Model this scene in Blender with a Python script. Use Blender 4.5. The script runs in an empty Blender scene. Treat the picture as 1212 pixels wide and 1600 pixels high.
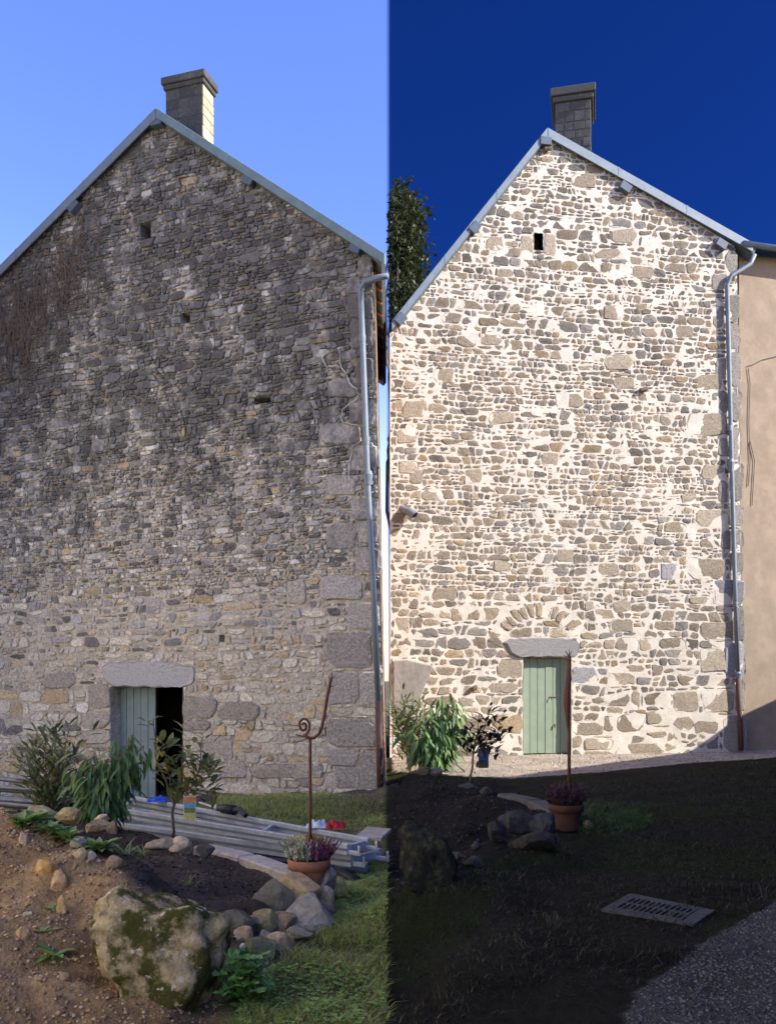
import bpy, math, random
import numpy as np
from mathutils import Vector, Matrix, noise
rnd = random.Random(7)
nrs = np.random.RandomState(11)
S = bpy.context.scene
C = S.collection
R = math.radians
# ------------------------------------------------------------------ camera
EYE = 1.54; F = 1400.0; CX = 606.0; HY = 1060.0      # level camera, focal length and horizon in photograph pixels
cam = bpy.data.cameras.new('camera'); camo = bpy.data.objects.new('camera', cam); C.objects.link(camo)
camo.location = (0, 0, EYE); camo.rotation_euler = (R(90), 0, 0)
cam.sensor_fit = 'VERTICAL'; cam.sensor_height = 36; cam.lens = F / 1600 * 36
cam.shift_y = (HY - 800) / 1600; cam.clip_start = 0.1; cam.clip_end = 3000
S.camera = camo
# ------------------------------------------------------------------ sky, sun, exposure
PHI = 18.0; ELEV = 33.0                                  # sun from the right, a little behind the camera
sdir = Vector((math.cos(R(ELEV)) * math.cos(R(PHI)), -math.cos(R(ELEV)) * math.sin(R(PHI)), math.sin(R(ELEV))))
w = bpy.data.worlds.new('World'); S.world = w; w.use_nodes = True
nt = w.node_tree; nt.nodes.clear()
def N(t, **k):
    n = nt.nodes.new(t)
    for a, b in k.items(): setattr(n, a, b)
    return n
out = N('ShaderNodeOutputWorld'); bg = N('ShaderNodeBackground'); bg.inputs[1].default_value = 0.15
sky = N('ShaderNodeTexSky', sky_type='NISHITA', sun_disc=False)
sky.sun_elevation = R(ELEV); sky.sun_rotation = R(90 + PHI); sky.air_density = 1.0; sky.dust_density = 0.6; sky.ozone_density = 1.5
def tint(col, gam):
    g = N('ShaderNodeGamma'); g.inputs[1].default_value = gam
    m = N('ShaderNodeMix', data_type='RGBA', blend_type='MULTIPLY'); m.inputs[0].default_value = 1
    m.inputs[7].default_value = (*col, 1)
    nt.links.new(sky.outputs[0], g.inputs[0]); nt.links.new(g.outputs[0], m.inputs[6])
    return m.outputs[2]
hazy0 = tint((.36, .41, .72), 1.0)                      # pale sky over the left yard
deep = tint((.0088, .0375, .15), 1.0)                    # clear deep blue sky over the right yard
tc = N('ShaderNodeTexCoord'); sx = N('ShaderNodeSeparateXYZ'); mr = N('ShaderNodeMapRange')
mr.inputs[1].default_value = -0.002; mr.inputs[2].default_value = 0.002
mx = N('ShaderNodeMix', data_type='RGBA')
hr = N('ShaderNodeMapRange', interpolation_type='SMOOTHSTEP'); hr.inputs[1].default_value = .46; hr.inputs[2].default_value = .0; nt.links.new(sx.outputs[2], hr.inputs[0])
hm = N('ShaderNodeMix', data_type='RGBA', blend_type='MULTIPLY'); hm.inputs[7].default_value = (2.9, 1.95, .95, 1); hm.clamp_result = False
nt.links.new(hr.outputs[0], hm.inputs[0]); nt.links.new(hazy0, hm.inputs[6]); hazy = hm.outputs[2]
nt.links.new(tc.outputs['Generated'], sx.inputs[0]); nt.links.new(sx.outputs[0], mr.inputs[0])
bk = N('ShaderNodeMapRange', interpolation_type='SMOOTHSTEP'); bk.inputs[1].default_value = -.15; bk.inputs[2].default_value = .45; nt.links.new(sx.outputs[1], bk.inputs[0])
ml = N('ShaderNodeMath', operation='MULTIPLY'); nt.links.new(mr.outputs[0], ml.inputs[0]); nt.links.new(bk.outputs[0], ml.inputs[1])
nt.links.new(ml.outputs[0], mx.inputs[0]); nt.links.new(hazy, mx.inputs[6]); nt.links.new(deep, mx.inputs[7])
nt.links.new(mx.outputs[2], bg.inputs[0]); nt.links.new(bg.outputs[0], out.inputs[0])
sun = bpy.data.lights.new('sun', 'SUN'); sun.energy = 2.85; sun.angle = R(0.5); sun.color = (1.0, 0.93, 0.82)
suno = bpy.data.objects.new('sun', sun); C.objects.link(suno); suno.location = (30, -10, 30)
suno.rotation_euler = sdir.to_track_quat('Z', 'Y').to_euler()
S.view_settings.view_transform = 'Standard'; S.view_settings.look = 'None'
S.view_settings.gamma = 1; S.view_settings.use_curve_mapping = False
S.view_settings.exposure = 1.9
S.render.engine = 'CYCLES'
# ------------------------------------------------------------------ helpers
def ray(px, py, Y):                                      # photograph pixel + distance -> point
    return Vector(((px - CX) / F * Y, Y, EYE - (py - HY) / F * Y))
def mat(name, col=(.5, .5, .5), rough=.9, attr=False, metal=0, n1=(8, .25), n2=None, bump=(40, .3, .01), spec=.3, extra=None):
    """n1/n2 = (scale, amount[, colour]) noises on the base colour; bump = (scale, strength, distance)"""
    m = bpy.data.materials.new(name); m.use_nodes = True
    t = m.node_tree; L = t.links.new
    b = t.nodes['Principled BSDF']; b.inputs['Roughness'].default_value = rough; b.inputs['Metallic'].default_value = metal
    b.inputs['Specular IOR Level'].default_value = spec
    g = t.nodes.new('ShaderNodeNewGeometry')
    if attr:
        a = t.nodes.new('ShaderNodeAttribute'); a.attribute_name = 'Col'; c = a.outputs['Color']
    else:
        a = t.nodes.new('ShaderNodeRGB'); a.outputs[0].default_value = (*col, 1); c = a.outputs[0]
    for k, n in enumerate((n1, n2)):
        if not n: continue
        nz = t.nodes.new('ShaderNodeTexNoise'); nz.inputs['Scale'].default_value = n[0]; nz.inputs['Detail'].default_value = 6
        nz.inputs['Roughness'].default_value = .65
        L(g.outputs['Position'], nz.inputs['Vector'])
        r = t.nodes.new('ShaderNodeMapRange'); L(nz.outputs['Fac'], r.inputs[0])
        mix = t.nodes.new('ShaderNodeMix'); mix.data_type = 'RGBA'
        if len(n) == 2:
            r.inputs[1].default_value = .3; r.inputs[2].default_value = .7
            r.inputs[3].default_value = 1 - n[1]; r.inputs[4].default_value = 1 + n[1]
            mix.blend_type = 'MULTIPLY'; mix.inputs[0].default_value = 1
            L(c, mix.inputs[6]); L(r.outputs[0], mix.inputs[7])
        else:
            lo, hi = n[3] if len(n) > 3 else (.5, .65)
            r.inputs[1].default_value = lo; r.inputs[2].default_value = hi; r.inputs[3].default_value = 0; r.inputs[4].default_value = n[1]
            L(r.outputs[0], mix.inputs[0]); L(c, mix.inputs[6]); mix.inputs[7].default_value = (*n[2], 1)
        c = mix.outputs[2]
    if extra: c = extra(t, g, c)
    L(c, b.inputs['Base Color'])
    if bump:
        nb = t.nodes.new('ShaderNodeTexNoise'); nb.inputs['Scale'].default_value = bump[0]; nb.inputs['Detail'].default_value = 5
        nb.inputs['Roughness'].default_value = .7
        L(g.outputs['Position'], nb.inputs['Vector'])
        bp = t.nodes.new('ShaderNodeBump'); bp.inputs['Strength'].default_value = bump[1]; bp.inputs['Distance'].default_value = bump[2]
        L(nb.outputs['Fac'], bp.inputs['Height']); L(bp.outputs[0], b.inputs['Normal'])
    return m
def leafmat(name, attr=True, col=(.06, .1, .03)):
    m = mat(name, col, .5, attr, 0, (9, .3), None, None, .35)
    t = m.node_tree; b = t.nodes['Principled BSDF']; tr = t.nodes.new('ShaderNodeBsdfTranslucent'); ms = t.nodes.new('ShaderNodeMixShader')
    ms.inputs[0].default_value = .3
    src = b.inputs['Base Color'].links[0].from_socket
    t.links.new(src, tr.inputs[0]); o = t.nodes['Material Output']
    t.links.new(b.outputs[0], ms.inputs[1]); t.links.new(tr.outputs[0], ms.inputs[2]); t.links.new(ms.outputs[0], o.inputs[0])
    return m
def tag(o, label=None, cat=None, group=None, kind=None):
    if label: o['label'] = label
    if cat: o['category'] = cat
    if group: o['group'] = group
    if kind: o['kind'] = kind
    return o
def empty(name, loc, label=None, cat=None, group=None, rz=0):
    o = bpy.data.objects.new(name, None); C.objects.link(o); o.location = loc; o.rotation_euler = (0, 0, rz)
    o.empty_display_size = .1
    return tag(o, label, cat, group)
def winv(p):
    M = Matrix.Identity(4); chain = []
    while p is not None: chain.append(p); p = p.parent
    for q in reversed(chain):
        M = M @ q.matrix_parent_inverse @ (Matrix.Translation(q.location) @ q.rotation_euler.to_matrix().to_4x4() @ Matrix.Diagonal((*q.scale, 1)))
    return M.inverted()
def mk(name, v, f, m, parent=None, smooth=False, cols=None, base=False, kind=None):
    """v in world space. The object's own origin sits at the piece's centre (or its base)."""
    v = np.asarray(v, dtype=float).reshape(-1, 3)
    c = (v.min(0) + v.max(0)) / 2
    if base: c[2] = v[:, 2].min()
    if parent is not None:
        M = np.array(winv(parent)); vl = v @ M[:3, :3].T + M[:3, 3]; cl = M[:3, :3] @ c + M[:3, 3]
    else: vl, cl = v, c
    me = bpy.data.meshes.new(name)
    if isinstance(f, np.ndarray):
        n, k = f.shape
        me.vertices.add(len(v)); me.vertices.foreach_set('co', (vl - cl).astype(np.float32).ravel())
        me.loops.add(n * k); me.loops.foreach_set('vertex_index', f.astype(np.int32).ravel())
        me.polygons.add(n); me.polygons.foreach_set('loop_start', np.arange(0, n * k, k, dtype=np.int32))
        me.polygons.foreach_set('loop_total', np.full(n, k, dtype=np.int32)); me.update(calc_edges=True)
    else: me.from_pydata((vl - cl).tolist(), [], f)
    if cols is not None:
        a = me.color_attributes.new('Col', 'FLOAT_COLOR', 'POINT')
        cc = np.ones((len(v), 4), np.float32); cc[:, :3] = np.asarray(cols, dtype=float); a.data.foreach_set('color', cc.ravel())
    if smooth: me.polygons.foreach_set('use_smooth', [True] * len(me.polygons))
    me.materials.append(m)
    o = bpy.data.objects.new(name, me); C.objects.link(o); o.location = cl
    if parent is not None: o.parent = parent
    if kind: o['kind'] = kind
    return o
class MB:                                                # collects shapes for one mesh
    def __init__(s): s.v = []; s.f = []; s.c = []
    def add(s, v, f, col=None):
        k = len(s.v); s.v += [tuple(q) for q in v]; s.f += [tuple(i + k for i in q) for q in f]
        if col is not None: s.c += [tuple(col)] * len(v)
        return s
    def box(s, o, ax, ay, az, col=None, bev=0):          # o = corner, three edge vectors
        o, ax, ay, az = map(Vector, (o, ax, ay, az))
        if bev:
            la, lb, lc = ax.length, ay.length, az.length; b = min(bev, la * .4, lb * .4, lc * .4)
            x, y, z = ax / la, ay / lb, az / lc; v = []; idx = {}
            for i in (0, 1):
                for j in (0, 1):
                    for k in (0, 1):
                        for q in range(3):
                            p = o + x * (la * i) + y * (lb * j) + z * (lc * k)
                            sg = [b if e == 0 else -b for e in (i, j, k)]
                            for e in range(3):
                                if e != q: p = p + (x, y, z)[e] * sg[e]
                            idx[i, j, k, q] = len(v); v.append(p)
            f = []
            for q in range(3):
                a_, b_ = [e for e in range(3) if e != q]
                for e in (0, 1):
                    def K(u, w_):
                        t = [0, 0, 0]; t[q] = e; t[a_] = u; t[b_] = w_; return idx[(*t, q)]
                    f.append((K(0, 0), K(1, 0), K(1, 1), K(0, 1)))
                for u in (0, 1):
                    for w_ in (0, 1):
                        def E(e, which):
                            t = [0, 0, 0]; t[q] = e; t[a_] = u; t[b_] = w_; return idx[(*t, which)]
                        f.append((E(0, a_), E(1, a_), E(1, b_), E(0, b_)))
            for i in (0, 1):
                for j in (0, 1):
                    for k in (0, 1): f.append(tuple(idx[i, j, k, q] for q in range(3)))
            return s.add(v, f, col)
        v = [o, o + ax, o + ax + ay, o + ay, o + az, o + ax + az, o + ax + ay + az, o + ay + az]
        return s.add(v, [(0, 3, 2, 1), (4, 5, 6, 7), (0, 1, 5, 4), (1, 2, 6, 5), (2, 3, 7, 6), (3, 0, 4, 7)], col)
    def tube(s, pts, r, n=8, col=None, cap=True, flat=1):
        pts = [Vector(p) for p in pts]; k = len(pts); rr = r if isinstance(r, (list, tuple)) else [r] * k
        v = []; prev = None
        for i, p in enumerate(pts):
            d = (pts[min(i + 1, k - 1)] - pts[max(i - 1, 0)])
            d = d.normalized() if d.length > 1e-9 else Vector((0, 0, 1))
            if prev is None:
                a = d.cross(Vector((0, 1, 0)) if abs(d.y) < .8 else Vector((1, 0, 0))).normalized()
            else: a = (prev - d * prev.dot(d)).normalized()
            prev = a; b = d.cross(a)
            for j in range(n):
                t = 2 * math.pi * j / n
                v.append(p + a * (math.cos(t) * rr[i]) + b * (math.sin(t) * rr[i] * flat))
        f = [(i * n + j, i * n + (j + 1) % n, (i + 1) * n + (j + 1) % n, (i + 1) * n + j) for i in range(k - 1) for j in range(n)]
        if cap: f += [tuple(range(n))[::-1], tuple(range((k - 1) * n, k * n))]
        return s.add(v, f, col)
    def build(s, name, m, parent=None, **kw):
        return mk(name, s.v, s.f, m, parent, cols=s.c if s.c else None, **kw)
def lathe(c, prof, n=28):                                # prof = [(radius, height)]
    v = []; 
    for r, h in prof:
        for j in range(n): v.append((c[0] + r * math.cos(2 * math.pi * j / n), c[1] + r * math.sin(2 * math.pi * j / n), c[2] + h))
    f = [(i * n + j, i * n + (j + 1) % n, (i + 1) * n + (j + 1) % n, (i + 1) * n + j) for i in range(len(prof) - 1) for j in range(n)]
    return v, f
# ------------------------------------------------------------------ materials
def stains(t, g, c):                                     # lichen and soot: darker high up, pale washed lime low down
    L = t.links.new
    sp = t.nodes.new('ShaderNodeSeparateXYZ'); L(g.outputs['Position'], sp.inputs[0])
    nz = t.nodes.new('ShaderNodeTexNoise'); nz.inputs['Scale'].default_value = 1.7; nz.inputs['Detail'].default_value = 7; nz.inputs['Roughness'].default_value = .6
    vs = t.nodes.new('ShaderNodeVectorMath'); vs.operation = 'MULTIPLY'; vs.inputs[1].default_value = (1.3, 1.3, .85); L(g.outputs['Position'], vs.inputs[0]); L(vs.outputs[0], nz.inputs['Vector'])
    nf = t.nodes.new('ShaderNodeTexNoise'); nf.inputs['Scale'].default_value = 14; nf.inputs['Detail'].default_value = 5; L(g.outputs['Position'], nf.inputs['Vector'])
    r = t.nodes.new('ShaderNodeMapRange'); r.inputs[1].default_value = 2.2; r.inputs[2].default_value = 7.0; r.inputs[3].default_value = -.24; r.inputs[4].default_value = .115
    L(sp.outputs[2], r.inputs[0])
    a = t.nodes.new('ShaderNodeMath'); a.operation = 'ADD'; L(nz.outputs['Fac'], a.inputs[0]); L(r.outputs[0], a.inputs[1])
    b = t.nodes.new('ShaderNodeMath'); b.operation = 'MULTIPLY_ADD'; L(nf.outputs['Fac'], b.inputs[0]); b.inputs[1].default_value = .35; L(a.outputs[0], b.inputs[2])
    q = t.nodes.new('ShaderNodeMapRange'); q.inputs[1].default_value = .6; q.inputs[2].default_value = .8; q.inputs[3].default_value = 0; q.inputs[4].default_value = .76
    L(b.outputs[0], q.inputs[0])
    m = t.nodes.new('ShaderNodeMix'); m.data_type = 'RGBA'; L(q.outputs[0], m.inputs[0]); L(c, m.inputs[6]); m.inputs[7].default_value = (.062, .062, .064, 1)
    return m.outputs[2]
def lichen(t, g, c):
    nz = t.nodes.new('ShaderNodeTexNoise'); nz.inputs['Scale'].default_value = 17; nz.inputs['Detail'].default_value = 4; t.links.new(g.outputs['Position'], nz.inputs['Vector'])
    q = t.nodes.new('ShaderNodeMapRange'); q.inputs[1].default_value = .64; q.inputs[2].default_value = .67; t.links.new(nz.outputs['Fac'], q.inputs[0])
    m = t.nodes.new('ShaderNodeMix'); m.data_type = 'RGBA'; t.links.new(q.outputs[0], m.inputs[0]); t.links.new(c, m.inputs[6]); m.inputs[7].default_value = (.55, .52, .42, 1); return m.outputs[2]
M_oldstone = mat('weathered_stone', spec=.06, rough=.95, attr=True, n1=(28, .55), n2=(9, .5, (.46, .44, .4), (.58, .7)), bump=(45, .7, .02), extra=stains)
M_oldmortar = mat('old_lime_mortar', (.50, .45, .37), .97, n1=(18, .4), n2=(5, .6, (.22, .20, .17), (.45, .65)), bump=(35, .8, .02), extra=stains)
M_newstone = mat('cleaned_granite', spec=.06, rough=.9, attr=True, n1=(42, .55), n2=(18, .5, (.13, .115, .09), (.56, .7)), bump=(70, .5, .012))
M_lime = mat('fresh_lime_mortar', (.565, .52, .44), .95, n1=(5, .16), n2=(30, .4, (.42, .36, .27), (.52, .72)), bump=(34, .6, .016))
M_granite = mat('speckled_granite', (.40, .39, .385), .85, n1=(110, .55), n2=(45, .45, (.09, .09, .095), (.52, .62)), bump=(60, .4, .01))
M_granite2 = mat('grey_granite', (.215, .21, .2), .9, n1=(80, .5), n2=(40, .45, (.34, .33, .31), (.55, .66)), bump=(60, .5, .012), spec=.1)
M_zinc = mat('zinc', (.15, .185, .22), .6, metal=.2, n1=(6, .15), n2=(25, .2, (.45, .47, .5), (.6, .75)), bump=(12, .1, .01), spec=.5)
M_purlin = mat('painted_purlin_end', (.085, .11, .145), .5, n1=(9, .2), bump=(20, .1, .004))
M_slate = mat('roof_slate', (.10, .13, .15), .7, n1=(12, .3), bump=(20, .3, .01))
M_fascia = mat('painted_verge_board', (.13, .19, .20), .5, n1=(5, .2), n2=(30, .2, (.3, .32, .32), (.6, .75)), bump=(8, .15, .01), spec=.5)
M_iron = mat('rusty_iron', (.12, .055, .035), .85, n1=(40, .4), n2=(15, .6, (.22, .085, .03), (.45, .65)), bump=(90, .4, .004))
M_castiron = mat('brown_cast_iron', (.10, .055, .045), .7, n1=(20, .3), bump=(60, .3, .004))
M_wood = mat('old_timber', (.36, .22, .12), .85, n1=(14, .35), bump=(30, .4, .01))
M_greydoor = mat('grey_green_paint', (.19, .25, .265), .6, n1=(5, .12), n2=(24, .2, (.3, .33, .31), (.62, .75)), bump=(30, .2, .004))
M_greendoor = mat('sage_green_paint', (.22, .275, .20), .65, n1=(4, .1), n2=(40, .35, (.42, .47, .40), (.64, .72)), bump=(30, .2, .004))
M_dark = mat('dark_interior', (.03, .028, .025), .95, bump=None)
M_plaster = mat('beige_render', (.27, .215, .155), .95, n1=(3, .14), n2=(1.5, .4, (.36, .28, .2), (.5, .65)), bump=(50, .4, .01))
M_oldwall = mat('rough_render', (.22, .2, .175), .95, n1=(4, .3), n2=(20, .3, (.3, .28, .25), (.5, .65)), bump=(40, .4, .01))
M_alu = mat('galvanised_steel', (.42, .45, .48), .55, metal=.3, n1=(7, .25), n2=(22, .4, (.2, .19, .18), (.56, .72)), bump=(30, .2, .004), spec=.5)
M_pole = mat('dark_steel_tube', (.10, .115, .135), .5, metal=.3, n1=(9, .3), bump=None, spec=.5)
M_plank = mat('weathered_planks', (.36, .32, .26), .9, n1=(14, .35), bump=(30, .4, .01))
M_concrete = mat('concrete', (.40, .36, .30), .95, n1=(16, .3), n2=(50, .3, (.2, .18, .15), (.55, .7)), bump=(50, .6, .01))
M_kerb_shade = mat('shaded_concrete', (.10, .095, .085), .95, n1=(16, .3), bump=(50, .6, .01), spec=.1)  # concrete kerb darkened to stand for the shade on it
M_terra = mat('terracotta', (.34, .15, .085), .85, n1=(10, .2), n2=(12, .45, (.46, .36, .28), (.58, .75)), bump=(40, .3, .005))
M_pot_shade = mat('shaded_terracotta', (.075, .035, .024), .9, n1=(10, .25), bump=(40, .3, .005))  # terracotta with the yard's shade put into its colour
M_rock = mat('field_stone', spec=.06, rough=.95, attr=True, n1=(20, .45), n2=(10, .5, (.10, .105, .05), (.52, .68)), bump=(30, .9, .02))
M_boulder = mat('mossy_boulder', (.42, .34, .19), .97, n1=(15, .55), n2=(4.2, .95, (.062, .068, .014), (.47, .55)), bump=(22, 1.0, .04), spec=.06, extra=lichen)
M_bark = mat('bark', (.13, .10, .075), .95, n1=(30, .4), bump=(60, .6, .006))
M_leaf = leafmat('leaf'); M_grass = leafmat('grass_blade'); M_twig = mat('dry_twig', (.13, .095, .07), .9, n1=(20, .4), bump=None)
M_black = mat('black_plastic', (.02, .021, .023), .5, bump=None, n1=(5, .1))
M_red = mat('red_cloth', (.42, .03, .03), .8, n1=(12, .2)); M_white = mat('white_cloth', (.62, .64, .68), .9, n1=(12, .1))
M_bluepl = mat('blue_plastic', (.02, .09, .5), .5, n1=(9, .1), bump=None)
M_flower = leafmat('heather_flowers')
M_ground = mat('earth_and_turf', spec=.06, rough=.97, attr=True, n1=(9, .35), n2=(45, .4, (.035, .028, .02), (.5, .68)), bump=(28, 1.0, .05))
M_pebble = mat('pebbles', spec=.06, rough=.95, attr=True, n1=(40, .3), bump=None)
def lum(c, k): return tuple(min(1, x * k) for x in c)

# ------------------------------------------------------------------ ground (one sheet, dense where it is seen)
tan, gry, dgr, och, mos = (.30, .235, .15), (.27, .265, .265), (.14, .135, .11), (.36, .24, .11), (.22, .20, .11)
LR = [('tan block resting on top of the stone edging in front of the pot', 474, 1394, 56, 54, 6.9, tan, 1), ('grey granite block behind the tan one against the pot', 487, 1384, 58, 48, 7.2, gry, 2), ('tall dark mossy slab at the left end of the piled edging', 424, 1413, 56, 58, 6.7, dgr, 3),
      ('large grey square block at the bottom of the edging below the tan one', 478, 1432, 72, 52, 6.55, (.22, .215, .2), 4), ('upright narrow grey stone at the right corner of the edging', 512, 1418, 20, 48, 6.9, (.22, .21, .19), 5), ('yellow mossy stone in the grass right of the pot', 523, 1390, 32, 32, 7.4, (.28, .26, .12), 6),
      ('brown slanted stone below the dark mossy slab', 414, 1446, 34, 38, 6.3, mos, 7), ('brown flat stone wedged under the grey block', 436, 1446, 46, 30, 6.4, (.22, .17, .11), 8), ('dark hollow stone beside the mossy boulder', 368, 1447, 56, 34, 6.1, (.10, .10, .08), 9),
      ('small tan stone leaning by the geranium', 382, 1467, 28, 28, 5.9, (.34, .26, .17), 10), ('pale upright pebble beside the white petal stone', 369, 1478, 16, 26, 5.8, (.36, .31, .23), 11), ('long mossy slab sloping down to the grass', 408, 1486, 48, 38, 5.75, (.20, .20, .12), 12),
      ('small purple grey stone above the long slab', 418, 1467, 20, 22, 6.0, (.25, .235, .24), 13), ('triangular tan stone at the foot of the edging', 434, 1476, 26, 28, 5.9, (.32, .25, .17), 14), ('flat dark stone lying on the grass under the grey block', 464, 1458, 36, 16, 6.2, (.2, .195, .17), 15),
      ('tiny white stone beside the geranium leaves', 380, 1482, 8, 12, 5.65, (.62, .6, .55), 16), ('narrow brown stone standing in the grass near the edging', 453, 1477, 14, 26, 5.95, (.26, .19, .11), 17), ('brown stone behind the slab and above the small tan stone', 395, 1440, 24, 22, 6.25, (.24, .18, .14), 18), ('dark stone half buried below the long mossy slab', 404, 1505, 24, 26, 5.6, (.14, .12, .1), 19),
      ('ochre angular stone stuck in the brown bank', 75, 1355, 34, 30, 6.3, och, 20), ('grey slab at the top of the bank among weeds', 122, 1318, 24, 26, 6.75, (.36, .34, .31), 21), ('tan stone at the brink of the bank', 123, 1338, 22, 28, 6.6, (.34, .29, .2), 22), ('white oval stone at the brink of the bank', 143, 1341, 14, 20, 6.6, (.44, .41, .34), 23),
      ('rounded brown stone behind the boulder top', 182, 1350, 34, 26, 6.6, (.2, .16, .12), 24), ('tan block protruding from the bank wall below the ochre stone', 98, 1420, 16, 38, 5.75, (.34, .26, .14), 25), ('pale broken stone in the middle of the bank', 92, 1382, 26, 40, 6.0, (.36, .26, .17), 26), ('pale stone at the far left of the bank top', 38, 1315, 20, 30, 6.6, (.36, .3, .22), 27),
      ('stone low at the left edge of the bank', 36, 1462, 24, 26, 5.1, (.27, .2, .13), 28), ('small round white stone at the left of the bank', 42, 1430, 16, 14, 5.4, (.4, .36, .28), 29), ('brown stone near the foot of the bank', 100, 1530, 22, 20, 4.5, (.26, .2, .13), 30), ('flat leaf like stone below the boulder', 270, 1552, 34, 14, 4.5, (.2, .14, .09), 31),
      ('brown rock at the back of the bed under the shrub', 66, 1268, 36, 22, 8.9, (.26, .24, .18), 32), ('upright tan rock between the weeds and the tubes', 107, 1276, 34, 26, 8.7, (.26, .22, .13), 33), ('square brown rock under the peach tree', 153, 1292, 40, 22, 8.5, (.24, .2, .13), 34), ('dark rock right of the square one under the peach tree', 176, 1294, 18, 20, 8.5, (.16, .14, .1), 35), ('pale rock perched above the square one', 160, 1280, 20, 16, 8.6, (.4, .34, .27), 36),
      ('broad flat rock at the foot of the yellow leaved sapling', 250, 1318, 44, 18, 8.3, (.24, .21, .16), 37), ('layered rock right of the sapling stem', 284, 1325, 34, 24, 8.1, (.3, .26, .2), 38), ('pale flat rock on top by the sapling stem', 282, 1312, 26, 12, 8.3, (.42, .38, .32), 39), ('dark round rock beside the kerb slab', 322, 1330, 26, 20, 7.9, (.07, .07, .075), 40)]
ctl = []
def cp(px, py, Y, k=1): p = ray(px, py, Y); ctl.append((p.x, p.y, p.z, k))
for a in [(598, 1236, 15), (500, 1238, 15.6), (400, 1242, 15.9), (235, 1250, 16.8), (120, 1248, 17.3), (0, 1245, 18.2)]: cp(*a)
for a in [(590, 1330, 9.7), (420, 1292, 11.3), (300, 1272, 12.4), (150, 1262, 13.5), (520, 1290, 11.4), (590, 1280, 11.9)]: cp(*a)
for a in [(560, 1420, 7.27), (590, 1380, 8.2), (540, 1500, 5.95), (590, 1500, 5.95), (590, 1568, 5.15), (440, 1568, 5.15), (500, 1440, 6.85), (450, 1500, 5.95)]: cp(*a)
for a in [(300, 1312, 8.9), (400, 1390, 6.5), (200, 1302, 9.3), (300, 1370, 6.95), (130, 1285, 9.3), (440, 1365, 7.5), (370, 1335, 8.2), (360, 1440, 5.8), (250, 1345, 7.5)]: cp(*a)
for a in [(60, 1292, 6.3), (0, 1285, 6.3), (130, 1328, 6.1), (180, 1352, 6.0), (95, 1308, 6.2), (40, 1268, 9.2), (90, 1272, 9.3)]: cp(*a)
for a in [(60, 1440, 5.4), (150, 1450, 5.3), (10, 1440, 5.4), (60, 1620, 4.55), (160, 1620, 4.6), (320, 1610, 4.7), (60, 1550, 4.85), (160, 1560, 4.9), (250, 1572, 4.8), (330, 1580, 4.95), (180, 1560, 4.85)]: cp(*a)
for a in LR[:19]: cp(a[1], a[2] + a[4] * .42, a[5] - .05, .6)
for t in np.linspace(-.15, 1.15, 9):
    for u in (0, .5, 1.0):
        Yq = 10.9 + (8.35 - 10.9) * t + u * 1.15; ctl.append((-3.25 + 2.95 * t + u * .25, Yq, -.40, 1.5))
for X in (.6, 2, 4, 6, 8, 10):
    for Y in (3, 5, 7, 9, 11, 13, 15, 17, 18.5): ctl.append((X, Y, 0.0, 1))
for X, Y in [(1.2, 5.6), (1.72, 5.86), (2.3, 5.9), (1.7, 5.5), (1.7, 6.3)]: ctl.append((X, Y, 0, 2))
for X, Y in [(.7, 9), (1.2, 10.5), (.7, 11.5), (.5, 8), (1.0, 7.6), (1.6, 9.3)]: ctl.append((X, Y, .14, 1))
for X, Y in [(.45, 6.2), (.5, 6.8), (.45, 7.2)]: ctl.append((X, Y, .1, 1))
for X, Y in [(-6, 3), (-3, 2), (0, 1), (3, 1), (-9, 10), (-10, 16)]: ctl.append((X, Y, -.15, 1))
ctl = np.array(ctl)
def gz(X, Y):
    X = np.asarray(X, float); Y = np.asarray(Y, float); sh = X.shape; X = X.ravel(); Y = Y.ravel()
    num = np.zeros(len(X)); den = np.zeros(len(X))
    for x, y, z, k in ctl:
        ww = k / ((X - x) ** 2 + (Y - y) ** 2 + .02) ** 1.9
        num += ww * z; den += ww
    return (num / den).reshape(sh)
def hz(X, Y):                                            # ground height with its relief
    Z = gz(X, Y); px, py = proj(X, Y, Z); return Z + relief(X, Y, px, py)
def g1(x, y): return float(hz(np.array([x]), np.array([y]))[0])
def toground(px, py):                                    # pixel -> first point of the ground along its ray
    Y = np.arange(2.6, 26, .02); X = (px - CX) / F * Y; Z = EYE - (py - HY) / F * Y; k = np.nonzero(hz(X, Y) >= Z)[0]
    k = k[0] if len(k) else len(Y) - 1
    return Vector((X[k], Y[k], g1(X[k], Y[k])))
def vnoise(X, Y, sc, seed=0):                            # value noise on a lattice
    rs = np.random.RandomState(seed); T = rs.rand(64, 64)
    x = X / sc + 1000; y = Y / sc + 1000; i = np.floor(x).astype(int); j = np.floor(y).astype(int); u = x - i; v = y - j
    u = u * u * (3 - 2 * u); v = v * v * (3 - 2 * v)
    a = T[i % 64, j % 64]; b = T[(i + 1) % 64, j % 64]; c = T[i % 64, (j + 1) % 64]; d = T[(i + 1) % 64, (j + 1) % 64]
    return (a * (1 - u) + b * u) * (1 - v) + (c * (1 - u) + d * u) * v - .5
def inpoly(px, py, poly):
    px = np.asarray(px); r = np.zeros(px.shape, bool); n = len(poly)
    for i in range(n):
        x0, y0 = poly[i]; x1, y1 = poly[(i + 1) % n]
        if y0 == y1: continue
        cond = ((y0 > py) != (y1 > py)) & (px < (x1 - x0) * (py - y0) / (y1 - y0) + x0); r ^= cond
    return r
BED = [(20, 1262), (130, 1278), (270, 1303), (455, 1362), (440, 1395), (395, 1450), (350, 1480), (300, 1420), (150, 1345), (20, 1290)]
BANK = [(-60, 1278), (60, 1285), (150, 1335), (200, 1365), (350, 1480), (360, 1545), (330, 1640), (-200, 1640)]
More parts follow.
